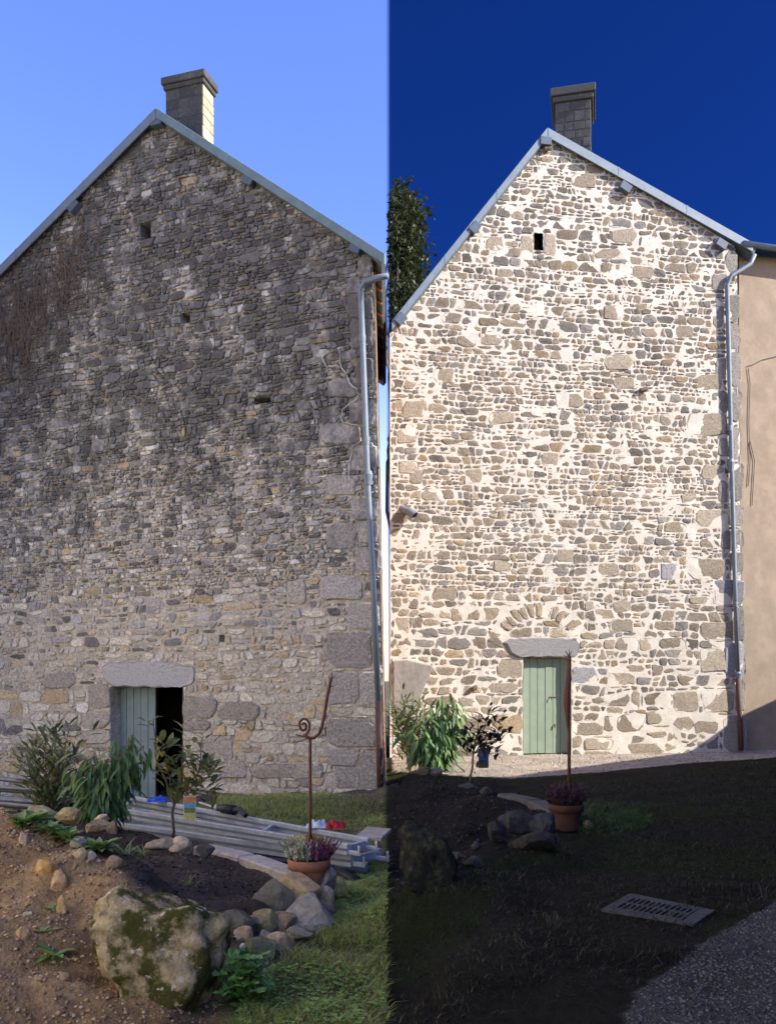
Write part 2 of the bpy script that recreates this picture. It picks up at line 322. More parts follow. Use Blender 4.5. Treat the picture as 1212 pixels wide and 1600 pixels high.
GRAVEL_R = [(1230, 1400), (1130, 1455), (1060, 1500), (1000, 1545), (960, 1620), (1300, 1620)]
STRIP_R = [(612, 1160), (1240, 1165), (1240, 1182), (1080, 1192), (940, 1206), (800, 1216), (612, 1205)]
BED_R = [(612, 1215), (770, 1220), (875, 1272), (870, 1320), (760, 1330), (690, 1375), (612, 1390)]
def proj(X, Y, Z): return CX + X / Y * F, HY + (EYE - Z) / Y * F
xs = np.concatenate([-np.geomspace(9.2, 500, 26)[::-1], np.arange(-9, 9.01, .06), np.geomspace(9.2, 500, 26)])
ys = np.concatenate([-np.geomspace(.4, 500, 26)[::-1], np.arange(0, 3, .4), np.arange(3, 9, .05), np.arange(9, 19.5, .08), np.geomspace(19.6, 600, 24)])
GX, GY = np.meshgrid(xs, ys); GZ = gz(GX, GY)
far = np.clip((np.hypot(GX, GY - 8) - 16) / 30, 0, 1); GZ = GZ * (1 - far) + (-.3) * far
yy = np.where(GY > 1, GY, 1); PX, PY = proj(GX, yy, GZ); PX = np.where(GY > 1, PX, -9999)
leftside = GX < 0
bank = inpoly(PX, PY, BANK); bed = inpoly(PX, PY, BED); bedr = inpoly(PX, PY, BED_R); grv = inpoly(PX, PY, GRAVEL_R); strip = inpoly(PX, PY, STRIP_R)
n1 = vnoise(GX, GY, .35, 1) + .5 * vnoise(GX, GY, .16, 2) + .3 * vnoise(GX, GY, .08, 3); n2 = vnoise(GX, GY, 1.3, 4)
GRC = (1.72, 5.86)
def relief(X, Y, px, py):
    a = np.where(inpoly(px, py, BANK), .16, np.where(inpoly(px, py, BED) | inpoly(px, py, BED_R), .045, .03)) * np.where(Y > 14.5, .4, 1) * np.clip((np.hypot(X - GRC[0], Y - GRC[1]) - .45) / .4, 0, 1)
    return a * (vnoise(X, Y, .35, 1) + .5 * vnoise(X, Y, .16, 2) + .3 * vnoise(X, Y, .08, 3))
GZ = GZ + relief(GX, GY, PX, PY) * np.clip(1.3 - far * 1.3, 0, 1)
col = np.zeros(GX.shape + (3,))
def setc(mask, c): col[mask] = c
setc(leftside, (.17, .17, .07)); setc(~leftside, (.020, .019, .014))  # right yard near black: its shade is put into the soil colour
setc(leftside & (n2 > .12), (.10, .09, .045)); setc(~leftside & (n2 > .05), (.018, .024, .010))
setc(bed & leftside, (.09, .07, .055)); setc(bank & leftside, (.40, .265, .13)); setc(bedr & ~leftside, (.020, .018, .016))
setc(strip & ~leftside, (.36, .31, .25)); setc(grv & ~leftside, (.085, .085, .08))  # path gravel darkened to carry the shade as well
yard = (GY < 1.5) | (GX < -7.5)                          # unseen gravel yard round the camera, coloured pale to bounce sun
setc(yard & (far < 1), (.34, .31, .26)); setc(far >= .6, (.12, .13, .06))
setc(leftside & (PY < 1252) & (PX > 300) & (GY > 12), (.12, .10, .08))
col *= np.clip(1 + np.where(bank, .75, .4) * n1 + np.where(bank, .35, .15) * n2, .35, 1.6)[..., None]
nx, ny = len(xs), len(ys); I = np.arange(nx * ny).reshape(ny, nx)
quads = np.stack([I[:-1, :-1], I[:-1, 1:], I[1:, 1:], I[1:, :-1]], -1).reshape(-1, 4)
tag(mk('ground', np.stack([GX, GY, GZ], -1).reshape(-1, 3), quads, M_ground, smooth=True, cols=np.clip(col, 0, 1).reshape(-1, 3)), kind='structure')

# ------------------------------------------------------------------ houses
class Gable:
    def __init__(s, X0, Y0, ang):
        s.O = Vector((X0, Y0, 0)); s.t = Vector((math.cos(ang), math.sin(ang), 0)); s.n = Vector((math.sin(ang), -math.cos(ang), 0)); s.ang = ang
    def px(s, px, py, d=0):                              # pixel -> (along, height) on the wall plane pushed out by d
        r = Vector(((px - CX) / F, 1, -(py - HY) / F)); cam0 = Vector((0, 0, EYE))
        k = ((s.O + s.n * d) - cam0).dot(s.n) / r.dot(s.n); p = cam0 + r * k
        return ((p - s.O).dot(s.t), p.z)
    def W(s, a, z, d=0): return s.O + s.t * a + s.n * d + Vector((0, 0, z))
    def P(s, px, py, d=0): return s.W(*s.px(px, py, d), d)
def clip(poly, n, off):
    o = []; k = len(poly)
    for i in range(k):
        a = poly[i]; b = poly[(i + 1) % k]; da = a[0] * n[0] + a[1] * n[1] - off; db = b[0] * n[0] + b[1] * n[1] - off
        if da <= 0: o.append(a)
        if (da < 0 < db) or (db < 0 < da):
            t = da / (da - db); o.append((a[0] + (b[0] - a[0]) * t, a[1] + (b[1] - a[1]) * t))
    return o
def area(p): return .5 * sum(p[i][0] * p[(i + 1) % len(p)][1] - p[(i + 1) % len(p)][0] * p[i][1] for i in range(len(p)))
def edges_of(poly):                                      # outward half planes of a convex ccw outline
    e = []
    for i in range(len(poly)):
        a = poly[i]; b = poly[(i + 1) % len(poly)]; d = (b[0] - a[0], b[1] - a[1]); l = math.hypot(*d)
        if l < 1e-6: continue
        n = (d[1] / l, -d[0] / l); e.append((n, n[0] * a[0] + n[1] * a[1]))
    return e
def rounded(p, rg, jit, cf=(.06, .17)):
    q = []; k = len(p)
    for i in range(k):
        a, b = p[i], p[(i + 1) % k]; l = math.hypot(b[0] - a[0], b[1] - a[1])
        if l < .012: continue
        u = rg.uniform(*cf)
        for t in (u, 1 - u): q.append((a[0] + (b[0] - a[0]) * t, a[1] + (b[1] - a[1]) * t))
        if l > .22: q.insert(-1, (a[0] + (b[0] - a[0]) * .5, a[1] + (b[1] - a[1]) * .5))
    if len(q) < 4: return p
    s = math.sqrt(abs(area(p))) * jit
    return [(x + rg.uniform(-s, s), z + rg.uniform(-s, s)) for x, z in q]
def rubble(outline, rowh, asp, gapf, blocked, seed, jit=.5):
    """irregular rubble courses: weighted cells round jittered seeds; blocked = shapes (ccw) left free"""
    rg = random.Random(seed); xs_ = [p[0] for p in outline]; zs_ = [p[1] for p in outline]
    seeds = []; z = min(zs_) - .05
    while z < max(zs_) + .3:
        h = rowh(z) * rg.uniform(.7, 1.3); x = min(xs_) - .3 - rg.random() * .3
        while x < max(xs_) + .3:
            wd = h * rg.choice((.8, 1.0, 1.3, 1.6, 2.1, 2.7)) * rg.uniform(.85, 1.15)
            if rg.random() < .16 and h > .09: seeds += [(x + wd / 2, z + h * .22), (x + wd / 2 + rg.uniform(-.03, .03), z + h * .75)]
            else: seeds.append((x + wd / 2 + rg.uniform(-.2, .2) * wd * jit, z + h / 2 + rg.uniform(-.5, .5) * h * jit))
            x += wd
        z += h
    ed = edges_of(outline); ok = []
    be = [edges_of(b) for b in blocked]
    def inside(p, es, m): return all(n[0] * p[0] + n[1] * p[1] - o < m for n, o in es)
    for p in seeds:
        if not inside(p, ed, .25): continue
        if any(inside(p, es, .03) for es in be): continue
        ok.append(p)
    real = len(ok)
    for b in blocked:                                    # dummy seeds along the inside of a blocked shape
        c = (sum(p[0] for p in b) / len(b), sum(p[1] for p in b) / len(b))
        for i in range(len(b)):
            a, q = b[i], b[(i + 1) % len(b)]; l = math.hypot(q[0] - a[0], q[1] - a[1]); k = max(1, int(l / .09))
            for j in range(k):
                t = (j + .5) / k; p = (a[0] + (q[0] - a[0]) * t, a[1] + (q[1] - a[1]) * t); dd = math.hypot(c[0] - p[0], c[1] - p[1]) + 1e-6; s_ = min(.05, dd * .6)
                ok.append((p[0] + (c[0] - p[0]) / dd * s_, p[1] + (c[1] - p[1]) / dd * s_))
    A = np.array(ok); U = A / np.array([asp, 1]); cells = []
    wgt = np.array([rg.uniform(-.0018, .0018) for _ in ok])
    for i in range(real):
        d2 = ((U - U[i]) ** 2).sum(1); nb = np.argpartition(d2, min(22, len(ok) - 1))[:22]; nb = nb[np.argsort(d2[nb])]
        x0, z0 = ok[i]; poly = [(x0 - .7, z0 - .4), (x0 + .7, z0 - .4), (x0 + .7, z0 + .4), (x0 - .7, z0 + .4)]
        for j in nb:
            if j == i: continue
            dx, dz = ok[j][0] - x0, ok[j][1] - z0; nx_, nz_ = dx / asp ** 2, dz; l = math.hypot(nx_, nz_)
            if l < 1e-6: continue
            du = (dx / asp) ** 2 + dz ** 2; t = .5 + (wgt[i] - wgt[j]) / (2 * du) if du > .004 else .5; t = min(.62, max(.38, t))
            n = (nx_ / l, nz_ / l); g = gapf(z0, rg) / 2
            poly = clip(poly, n, n[0] * (x0 + dx * t) + n[1] * (z0 + dz * t) - g)
            if len(poly) < 3: break
        for n, o in ed:
            if len(poly) >= 3: poly = clip(poly, n, o - .03)
        if len(poly) >= 3 and area(poly) > .0009: cells.append(poly)
    return cells
def inset(poly, g):
    q = poly
    for n, o in edges_of(poly):
        if len(q) >= 3: q = clip(q, n, o - g)
    return q
def courses(outline, rowh, gapf, blocked, seed, slant=.25, wob=.22, split=.3, widths=(.6, .8, 1.0, 1.3, 1.6, 2.1, 2.8)):
    """rubble laid in rough wavy courses, fitted round the blocked shapes"""
    rg = random.Random(seed); x0 = min(p[0] for p in outline) - .1; x1 = max(p[0] for p in outline) + .1; z = min(p[1] for p in outline) - .05; zt = max(p[1] for p in outline)
    ed = edges_of(outline); be = [(edges_of(b), min(p[0] for p in b), max(p[0] for p in b), min(p[1] for p in b), max(p[1] for p in b)) for b in blocked]; out = []
    def bed(zc, h, k):
        def f(x): return zc + h * wob * (noise.noise(Vector((x * 1.1, k * 7.3, seed))) * 1.6 + noise.noise(Vector((x * 4.1, k * 3.1, seed))) * .9)
        return f
    def put(poly):
        if area(poly) < 0: poly = poly[::-1]
        for n, o in ed:
            if len(poly) >= 3: poly = clip(poly, n, o - .02)
        if len(poly) < 3: return
        for es, a0, a1, c0, c1 in be:
            px0, px1 = min(p[0] for p in poly), max(p[0] for p in poly); pz0, pz1 = min(p[1] for p in poly), max(p[1] for p in poly)
            if px1 < a0 or px0 > a1 or pz1 < c0 or pz0 > c1: continue
            best = None
            for n, o in es:
                q = clip(poly, (-n[0], -n[1]), -o)
                if len(q) >= 3 and (best is None or area(q) > area(best)): best = q
            if best is None: return
            poly = best
        poly = inset(poly, gapf(sum(p[1] for p in poly) / len(poly), rg) / 2)
        if len(poly) >= 3 and area(poly) > .0009: out.append(poly)
    k = 0; lo = bed(z, .1, 0)
    while z < zt:
        h = rowh(z) * rg.choice((.6, .8, .9, 1.0, 1.1, 1.25, 1.5)); k += 1; hi = bed(z + h, h, k); x = x0 - rg.random() * .2; j0 = (0, 0)
        while x < x1:
            wd = h * rg.choice(widths) * rg.uniform(.85, 1.15); s_ = rg.uniform(-slant, slant) * h; j1 = (s_, -s_); a, b = x + j0[0], x + wd + j1[0]; c, d = x + wd + j1[1], x + j0[1]
            lz, hz_ = lo, hi; m = (a + b) / 2
            if rg.random() < split and h > .075:
                t = rg.uniform(.35, .65); e = rg.uniform(-.1, .1) * h
                def mid(xx): return lo(xx) * (1 - t) + hi(xx) * t
                ml, mr_ = (x + j0[0] * 0, mid(x) + e), (x + wd, mid(x + wd) - e)
                cut = rg.random()
                if wd > h * 1.2 and cut < .6:
                    u = x + wd * rg.uniform(.35, .65); mu = mid(u)
                    put([(a, lo(a)), (u, lo(u)), (u + s_ * .3, mu), ml]); put([(u, lo(u)), (b, lo(b)), mr_, (u + s_ * .3, mu)])
                else: put([(a, lo(a)), (m, lo(m)), (b, lo(b)), mr_, ml])
                if wd > h * 1.6 and cut > .3:
                    u = x + wd * rg.uniform(.35, .65); mu = mid(u); put([ml, (u, mu), (u, hi(u)), (d, hi(d))]); put([(u, mu), mr_, (c, hi(c)), (u, hi(u))])
                else: put([ml, mr_, (c, hi(c)), ((c + d) / 2, hi((c + d) / 2)), (d, hi(d))])
            else: put([(a, lo(a)), (m, lo(m)), (b, lo(b)), (c, hi(c)), ((c + d) / 2, hi((c + d) / 2)), (d, hi(d))])
            j0 = (j1[0], j1[1]); x += wd
        lo = hi; z += h
    return out
def ragged(p, rg, amp, step, cmin=.1, cmax=.38):
    """knock the corners off and roughen the outline"""
    q = []; k = len(p); lens = [math.hypot(p[(i + 1) % k][0] - p[i][0], p[(i + 1) % k][1] - p[i][1]) for i in range(k)]; ml = sorted(lens)[k // 2]
    for i in range(k):
        a, b = p[i], p[(i + 1) % k]; l = lens[i]
        if l < .01: continue
        c0 = min(.45, rg.uniform(cmin, cmax) * ml / l); c1 = 1 - min(.45, rg.uniform(cmin, cmax) * ml / l); n = max(1, int((c1 - c0) * l / step))
        for j in range(n + 1):
            t = c0 + (c1 - c0) * j / n; q.append((a[0] + (b[0] - a[0]) * t + rg.uniform(-amp, amp), a[1] + (b[1] - a[1]) * t + rg.uniform(-amp, amp)))
    return q if len(q) > 3 else p
def stone_geo(H, poly, prot, rg, inset=.16, back=.05):
    cx = sum(p[0] for p in poly) / len(poly); cz = sum(p[1] for p in poly) / len(poly); n = len(poly); v = []
    for x, z in poly: v.append(H.W(x, z, -back))
    for x, z in poly: v.append(H.W(x, z, prot * .45 + rg.uniform(-.003, .003)))
    tx, tz = rg.uniform(-.06, .06), rg.uniform(-.06, .06)
    for x, z in poly:
        a = x + (cx - x) * inset; b = z + (cz - z) * inset
        v.append(H.W(a, b, prot + (a - cx) * tx + (b - cz) * tz + rg.uniform(-.004, .004)))
    v.append(H.W(cx, cz, prot + rg.uniform(0, .008)))
    f = []
    for r in range(2):
        for i in range(n): f.append((r * n + i, r * n + (i + 1) % n, (r + 1) * n + (i + 1) % n, (r + 1) * n + i))
    for i in range(n): f.append((2 * n + i, 2 * n + (i + 1) % n, 3 * n))
    return v, f
def lay_stones(H, root, cells, mat_, colf, protf, rg, inset_, amp=.008, step=.06, rim=None, rimk=.6, limit=300):
    cells = sorted(cells, key=lambda p: -abs(area(p))); bulk = MB()
    for k, c in enumerate(cells):
        if area(c) < 0: c = c[::-1]
        sz = math.sqrt(abs(area(c))); p = ragged(c, rg, min(amp, sz * .07), max(step, sz * .22)); cx = sum(q[0] for q in p) / len(p); cz = sum(q[1] for q in p) / len(p)
        v, f = stone_geo(H, p, protf(cz, rg), rg, inset_); cl = colf(cx, cz, rg); n = len(p); cols = [cl] * len(v)
        if rim:
            for i in range(n):
                t = rimk * rg.random(); cols[i] = cols[n + i] = tuple(cl[e] * (1 - t) + rim[e] * t for e in range(3)); t *= .35; cols[2 * n + i] = tuple(cl[e] * (1 - t) + rim[e] * t for e in range(3))
        if k < limit: mk('stone', v, f, mat_, root, cols=cols)
        else: b0 = len(bulk.v); bulk.v += [tuple(q) for q in v]; bulk.f += [tuple(i + b0 for i in q) for q in f]; bulk.c += cols
    o = bulk.build('small_stones', mat_, root); o['kind'] = 'stuff'; return o
def face_sheet(H, root, name, outline, holes, mat_, cell=.06, amp=.008, base=0.0, seed=5):
    """the mortar face of a gable: a gently uneven sheet with real openings"""
    x0, x1 = min(p[0] for p in outline), max(p[0] for p in outline); z0, z1 = min(p[1] for p in outline), max(p[1] for p in outline)
    def top(x):
        best = z1
        for i in range(len(outline)):
            a, b = outline[i], outline[(i + 1) % len(outline)]
            if b[0] < a[0] - 1e-6 and b[0] <= x <= a[0]:
                best = a[1] + (b[1] - a[1]) * (x - a[0]) / (b[0] - a[0])
        return best
    hx = sorted(set([x0, x1] + [e for h in holes for e in (h[0], h[1])])); hz = sorted(set([z0, z1] + [e for h in holes for e in (h[2], h[3])]))
    def grid(br):
        o = [br[0]]
        for a, b in zip(br[:-1], br[1:]):
            k = max(1, int((b - a) / cell)); o += [a + (b - a) * (j + 1) / k for j in range(k)]
        return o
    gx, gz_ = grid(hx), grid(hz); tops = [top(x) for x in gx]; nzs = len(gz_)
    # above the lowest eave the columns are squeezed under the slope
    V = []; XX, ZZ = np.meshgrid(gx, gz_, indexing='ij'); nn = vnoise(XX, ZZ, .3, seed) + .6 * vnoise(XX, ZZ, .12, seed + 1)
    for i, x in enumerate(gx):
        for j, z in enumerate(gz_): V.append(H.W(x, min(z, tops[i]), base + amp * nn[i, j]))
    Fc = []
    for i in range(len(gx) - 1):
        for j in range(nzs - 1):
            if gz_[j] >= tops[i] and gz_[j] >= tops[i + 1]: continue
            mx_, mz_ = (gx[i] + gx[i + 1]) / 2, (gz_[j] + gz_[j + 1]) / 2
            if any(h[0] < mx_ < h[1] and h[2] < mz_ < h[3] for h in holes): continue
            Fc.append((i * nzs + j, (i + 1) * nzs + j, (i + 1) * nzs + j + 1, i * nzs + j + 1))
    return mk(name, V, Fc, mat_, root, smooth=True)
def reveal(H, root, h, depth, mat_, name='reveal', bottom=False, lip=.004):
    m = MB(); x0, x1, z0, z1 = h; D = -depth
    pts = [(x0, z0), (x0, z1), (x1, z1), (x1, z0)]
    for (a, b) in ((0, 1), (1, 2), (2, 3)) + (((3, 0),) if bottom else ()):
        p, q = pts[a], pts[b]; k = 8; row = []
        for i in range(k + 1):
            t = i / k; w_ = 0 if i in (0, k) else nrs.uniform(-.012, .012)
            x = p[0] + (q[0] - p[0]) * t; z = p[1] + (q[1] - p[1]) * t
            if p[0] == q[0]: x += w_
            else: z += w_
            row.append((x, z))
        v = [H.W(x, z, lip) for x, z in row] + [H.W(x, z, D) for x, z in row]
        m.add(v, [(i, i + 1, k + 2 + i, k + 1 + i) for i in range(k)])
    return m.build(name, mat_, root)
def quad_stone(H, root, name, pts, prot, mat_, cols=None, rg=rnd, jit=.02, inset=.1, back=.1):
    p = [H.px(*q) for q in pts]
    if area(p) < 0: p = p[::-1]
    p = ragged(p, rg, .012 if jit else 0, .09, .04, .22); v, f = stone_geo(H, p, prot, rg, inset, back)
    return mk(name, v, f, mat_, root, cols=[cols] * len(v) if cols else None)
def boxpts(x0, y0, x1, y1, rg=rnd, j=3): return [(x + rg.uniform(-j, j), y + rg.uniform(-j, j)) for x, y in ((x0, y1), (x1, y1), (x1, y0), (x0, y0))]
def shape(H, pts, grow=0):
    p = [H.px(*q) for q in pts]
    if area(p) < 0: p = p[::-1]
    c = (sum(q[0] for q in p) / len(p), sum(q[1] for q in p) / len(p))
    return [(x + (x - c[0]) / (math.hypot(x - c[0], z - c[1]) + 1e-6) * grow, z + (z - c[1]) / (math.hypot(x - c[0], z - c[1]) + 1e-6) * grow) for x, z in p]
def verge(H, root, name, p0, p1, drop, outd, mat_, back=.1, th=.03):
    """a verge board along the slope from pixel p0 to p1, drop pixels deep, standing outd in front of the wall"""
    a, b = H.px(*p0, outd), H.px(*p1, outd); sc = (H.P(*p0) - Vector((0, 0, EYE))).y / F; hgt = drop * sc
    m = MB(); A, B = H.W(*a, outd), H.W(*b, outd)
    m.box(A - Vector((0, 0, hgt)), B - A, -H.n * th, Vector((0, 0, hgt)), bev=.006)
    k = max(2, int((B - A).length / 1.6))
    for i in range(1, k): m.box(A + (B - A) * (i / k) - Vector((0, 0, hgt + .004)) + H.n * .004, (B - A).normalized() * .03, -H.n * th, Vector((0, 0, hgt + .008)))
    return m.build(name, mat_, root)
def purlin(H, root, c, wpx, hpx, ang, outd, mat_):
    s0, z0 = H.px(*c, outd); sc = H.P(*c).y / F; ax = H.t * math.cos(ang) + Vector((0, 0, math.sin(ang))); up = ax.cross(-H.n).normalized()
    if up.z < 0: up = -up
    wv, hv = wpx * sc, hpx * sc; o = H.W(s0, z0, outd) - ax * wv / 2 - up * hv / 2
    return MB().box(o, ax * wv, -H.n * (outd + .2), up * hv, bev=.008).build('purlin_end', M_purlin, root)
def plank_door(H, root, x0, x1, z0, z1, depth, nplank, mat_, handle=None):
    d = empty('door', H.W((x0 + x1) / 2, z0, -depth)); d.parent = root
    M = winv(root); d.location = M @ H.W((x0 + x1) / 2, z0, -depth)
    wv = (x1 - x0) / nplank; rg = random.Random(3)
    for i in range(nplank):
        MB().box(H.W(x0 + wv * i + .004, z0 + .015 + rg.uniform(0, .008), -depth + rg.uniform(-.003, .003)), H.t * (wv - .008), -H.n * .035, Vector((0, 0, z1 - z0 - .02)), bev=.006).build('plank', mat_, d)
    MB().box(H.W(x0, z0 + .02, -depth - .035), H.t * (x1 - x0), -H.n * .02, Vector((0, 0, z1 - z0 - .03))).build('backing', M_dark, d)
    if handle:
        a, z = handle
        MB().box(H.W(a - .09, z, -depth), H.t * .16, H.n * .012, Vector((0, 0, .018)), bev=.003).tube([H.W(a - .05, z + .01, -depth + .01), H.W(a - .05, z + .01, -depth + .04), H.W(a - .05, z - .05, -depth + .045)], .008, 6).build('latch', M_castiron, d)
        MB().tube([H.W(a + .03, z - .55, -depth + .005), H.W(a + .03, z - .55, -depth + .03), H.W(a + .02, z - .62, -depth + .03)], .014, 6).build('handle', M_castiron, d)
    return d
def body(H, root, outline_px, depth, mat_, name='rear_wall', cutl=None, cutr=None):
    """side and rear walls, going straight back from the gable"""
    D = Vector((0, depth, 0)); pts = [H.W(*H.px(*q), -.3) for q in outline_px]; m = MB()
    for a, b in zip(pts[:-1], pts[1:]):
        pass
    return pts, D
def roof_slab(H, root, p0, p1, outd, depth, mat_, th=.1, up=.0):
    a, b = H.W(*H.px(*p0, outd), outd), H.W(*H.px(*p1, outd), outd); D = Vector((0, depth, 0))
    nrm = (b - a).cross(D).normalized()
    if nrm.z < 0: nrm = -nrm
    return MB().box(a + Vector((0, 0, up)), b - a, D, -nrm * th).build('roof', mat_, root)
def chimney(H, root, box, cap, yaw, depth, mat_, capmat, back, colf, side=None):
    """box / cap = pixel extents (x0,y0,x1,y1) of the front; a shaft of dressed blocks under a projecting cap"""
    c0 = H.P((box[0] + box[2]) / 2, box[3], -back); Yd = c0.y; sc = Yd / F
    t = Vector((math.cos(yaw), math.sin(yaw), 0)); n = Vector((math.sin(yaw), -math.cos(yaw), 0)); wv = (box[2] - box[0]) * sc / abs(math.cos(yaw))
    zt = EYE - (box[1] - HY) * sc; zb = EYE - (box[3] - HY) * sc - .5; o = c0 - t * wv / 2; o.z = zb
    shaft = MB().box(o, t * wv, -n * depth, Vector((0, 0, zt - zb))).build('chimney', mat_, root, )
    me = shaft.data; a = me.color_attributes.new('Col', 'FLOAT_COLOR', 'POINT'); cc = np.ones((len(me.vertices), 4), np.float32); cc[:, :3] = colf(0, 0, rnd) ; cc[:, :3] *= .8; a.data.foreach_set('color', cc.ravel())
    z = zt; rows = 0; rg = random.Random(5)
    while z > zb + .1:                                   # dressed facing blocks, front and right side
        h = rg.uniform(.17, .23); h = min(h, z - zb)
        for fo, ft, fn, fw in ((o, t, n, wv), (o + t * wv, -n, t, depth)):
            x = 0
            while x < fw - .02:
                b = min(fw - x, rg.uniform(.18, .34)); b = fw - x if fw - x - b < .1 else b
                p = fo + ft * (x + .002) + fn * rg.uniform(.001, .010); p.z = z - h + .002
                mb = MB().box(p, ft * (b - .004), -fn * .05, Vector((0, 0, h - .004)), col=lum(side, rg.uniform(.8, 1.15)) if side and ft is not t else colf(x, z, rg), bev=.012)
                ob = mb.build('block', M_newstone if side and ft is not t else mat_, shaft); x += b
        z -= h
    sc2 = sc; ov = ((box[0] - cap[0]) + (cap[2] - box[2])) / 2 * sc; hz = (cap[3] - cap[1]) * sc
    capm = MB()
    for k, (q, h0, h1) in enumerate(((ov * .55, 0, .4), (ov, .4, 1.0))):
        oo = o - t * q + n * q; oo.z = zt + hz * h0
        capm.box(oo, t * (wv + 2 * q), -n * (depth + 2 * q), Vector((0, 0, hz * (h1 - h0))), col=colf(1, 1, rg), bev=.015)
    capm.build('chimney_cap', capmat, shaft)
    return shaft
def downpipe(H, root, pts, r, mats, outd, collars, brk):
    """pts = pixels down the wall; the last run is cast iron"""
    W = [H.P(px, py, d) for px, py, d in pts[:-1]]
    dp = MB().tube(W, r, 12).build('downpipe', mats[0], root, smooth=True)
    a, b = H.P(*pts[-2]), H.P(*pts[-1])
    MB().tube([a + Vector((0, 0, .05)), b], r * 1.12, 12).build('cast_iron_foot', mats[1], dp, smooth=True)
    for (px, py, d, k) in collars:
        c = H.P(px, py, d); MB().tube([c + Vector((0, 0, .06 * k)), c + Vector((0, 0, .03 * k)), c - Vector((0, 0, .05 * k))], [r * 1.15, r * (1.2 + .5 * (k > 1)), r * 1.15], 12).build('collar', mats[0], dp)
        MB().box(c - H.t * .06 - H.n * (d + .03) - Vector((0, 0, .09)), H.t * .12, H.n * (d + .01), Vector((0, 0, .018))).build('bracket', mats[0], dp)
    return dp

# ---- left: the house before repair
A1 = R(-22); H1 = Gable(-.10, 15.0, A1)
b1 = H1.P(300, 1245)
house1 = empty('stone_house', (b1.x, b1.y, b1.z), 'tall weathered grey stone gable house with its door standing half open', 'house', None, A1)
out1 = [H1.px(*q) for q in ((-70, 1275), (604, 1262), (584, 396), (244, 176), (-70, 500))]
zb1 = min(out1[0][1], out1[1][1]); out1[0] = (out1[0][0], zb1); out1[1] = (out1[1][0], zb1)
dx0, dzt = H1.px(173, 1073); dx1, _ = H1.px(286, 1073); _, dzb = H1.px(230, 1252); DOOR1 = (dx0, dx1, zb1, dzt)
def hole(H, x0, y0, x1, y1):
    a, b = H.px(x0, y1), H.px(x1, y0); return (a[0], b[0], a[1], b[1])
NICHES1 = [hole(H1, 220, 346, 236, 376), hole(H1, 284, 487, 296, 506), hole(H1, 397, 618, 424, 632), hole(H1, 343, 992, 350, 1003)]
def hp(h): return [(h[0], h[2]), (h[1], h[2]), (h[1], h[3]), (h[0], h[3])]
LINT1 = [(160, 1046), (170, 1037), (240, 1034), (300, 1040), (305, 1050), (302, 1068), (280, 1074), (175, 1073), (164, 1060)]
Q1 = [(558, 398, 579, 432), (541, 434, 562, 458), (545, 460, 582, 495), (548, 498, 583, 545), (512, 598, 560, 620), (556, 560, 584, 600), (545, 625, 586, 662), (498, 662, 566, 695), (546, 697, 588, 735), (512, 742, 556, 775), (550, 778, 590, 812), (510, 818, 556, 858), (560, 815, 590, 848), (555, 855, 592, 895), (448, 908, 478, 944), (500, 900, 566, 938), (541, 940, 593, 984), (510, 988, 580, 1044), (562, 1048, 595, 1105), (515, 1052, 560, 1100), (510, 1122, 594, 1168), (562, 1172, 596, 1232), (525, 1198, 562, 1232), (285, 1090, 338, 1123), (286, 1126, 330, 1142), (128, 1115, 172, 1138), (140, 1070, 172, 1108), (130, 1142, 174, 1162), (512, 1170, 556, 1196), (340, 1098, 405, 1125), (395, 1195, 470, 1215), (345, 1190, 385, 1215), (455, 1195, 505, 1215), (318, 1150, 365, 1185), (70, 1052, 120, 1075), (205, 1120, 208, 1121)][:-1]
blk1 = [hp(DOOR1)] + [hp(n) for n in NICHES1] + [shape(H1, LINT1)] + [shape(H1, boxpts(*q, j=0)) for q in Q1]
face_sheet(H1, house1, 'mortar_face', out1, [DOOR1] + NICHES1, M_oldmortar, .07, .02, -.012, 31)
def rowh1(z): return .18 if z < 1.4 else (.12 if z < 3.2 else .088)
cells = courses(out1, rowh1, lambda z, r: r.uniform(.004, .03) if z > 3 or z < .9 else r.uniform(.02, .06), blk1, 21, .3, .3, .34)
def col1(x, z, r):
    b = r.random(); warm = max(0, min(1, (4.6 - z) / 3.2))
    base = (.36, .355, .34) if r.random() > warm else (.54, .495, .41)
    if b < .04 + .12 * warm: base = (.48, .38, .23)
    elif b < .17: base = (.60, .585, .54)
    elif b < .22 + .34 * (1 - warm): base = (.22, .215, .20) if r.random() < .6 else (.14, .137, .13)
    return lum(base, r.uniform(.72, 1.2))
lay_stones(H1, house1, cells, M_oldstone, col1, lambda z, r: r.uniform(-.004, .032) if z > 3 or z < .9 else r.uniform(-.004, .016), random.Random(4), .12, .009, .05, (.50, .45, .37), .5)
for q in Q1:
    quad_stone(H1, house1, 'quoin', boxpts(*q, j=2), rnd.uniform(.014, .03), M_oldstone, lum((.36, .335, .30) if q[0] > 480 else (.36, .325, .28), rnd.uniform(.8, 1.15)))
quad_stone(H1, house1, 'lintel', LINT1, .05, M_granite, rg=random.Random(2), jit=.015)
reveal(H1, house1, DOOR1, .45, M_oldmortar)
for n in NICHES1: reveal(H1, house1, n, .28, M_oldmortar, 'niche_reveal', True)
for n in NICHES1: MB().box(H1.W(n[0] - .02, n[2] - .02, -.29), H1.t * (n[1] - n[0] + .04), -H1.n * .02, Vector((0, 0, n[3] - n[2] + .04))).build('niche_back', M_dark, house1)
hx0, _ = H1.px(187, 1100, -.3); hx1, _ = H1.px(243, 1100, -.3)
dz1 = H1.px(230, 1252, -.3)[1]
plank_door(H1, house1, hx0, hx1, dz1 - .05, dzt - .01, .30, 5, M_greydoor)
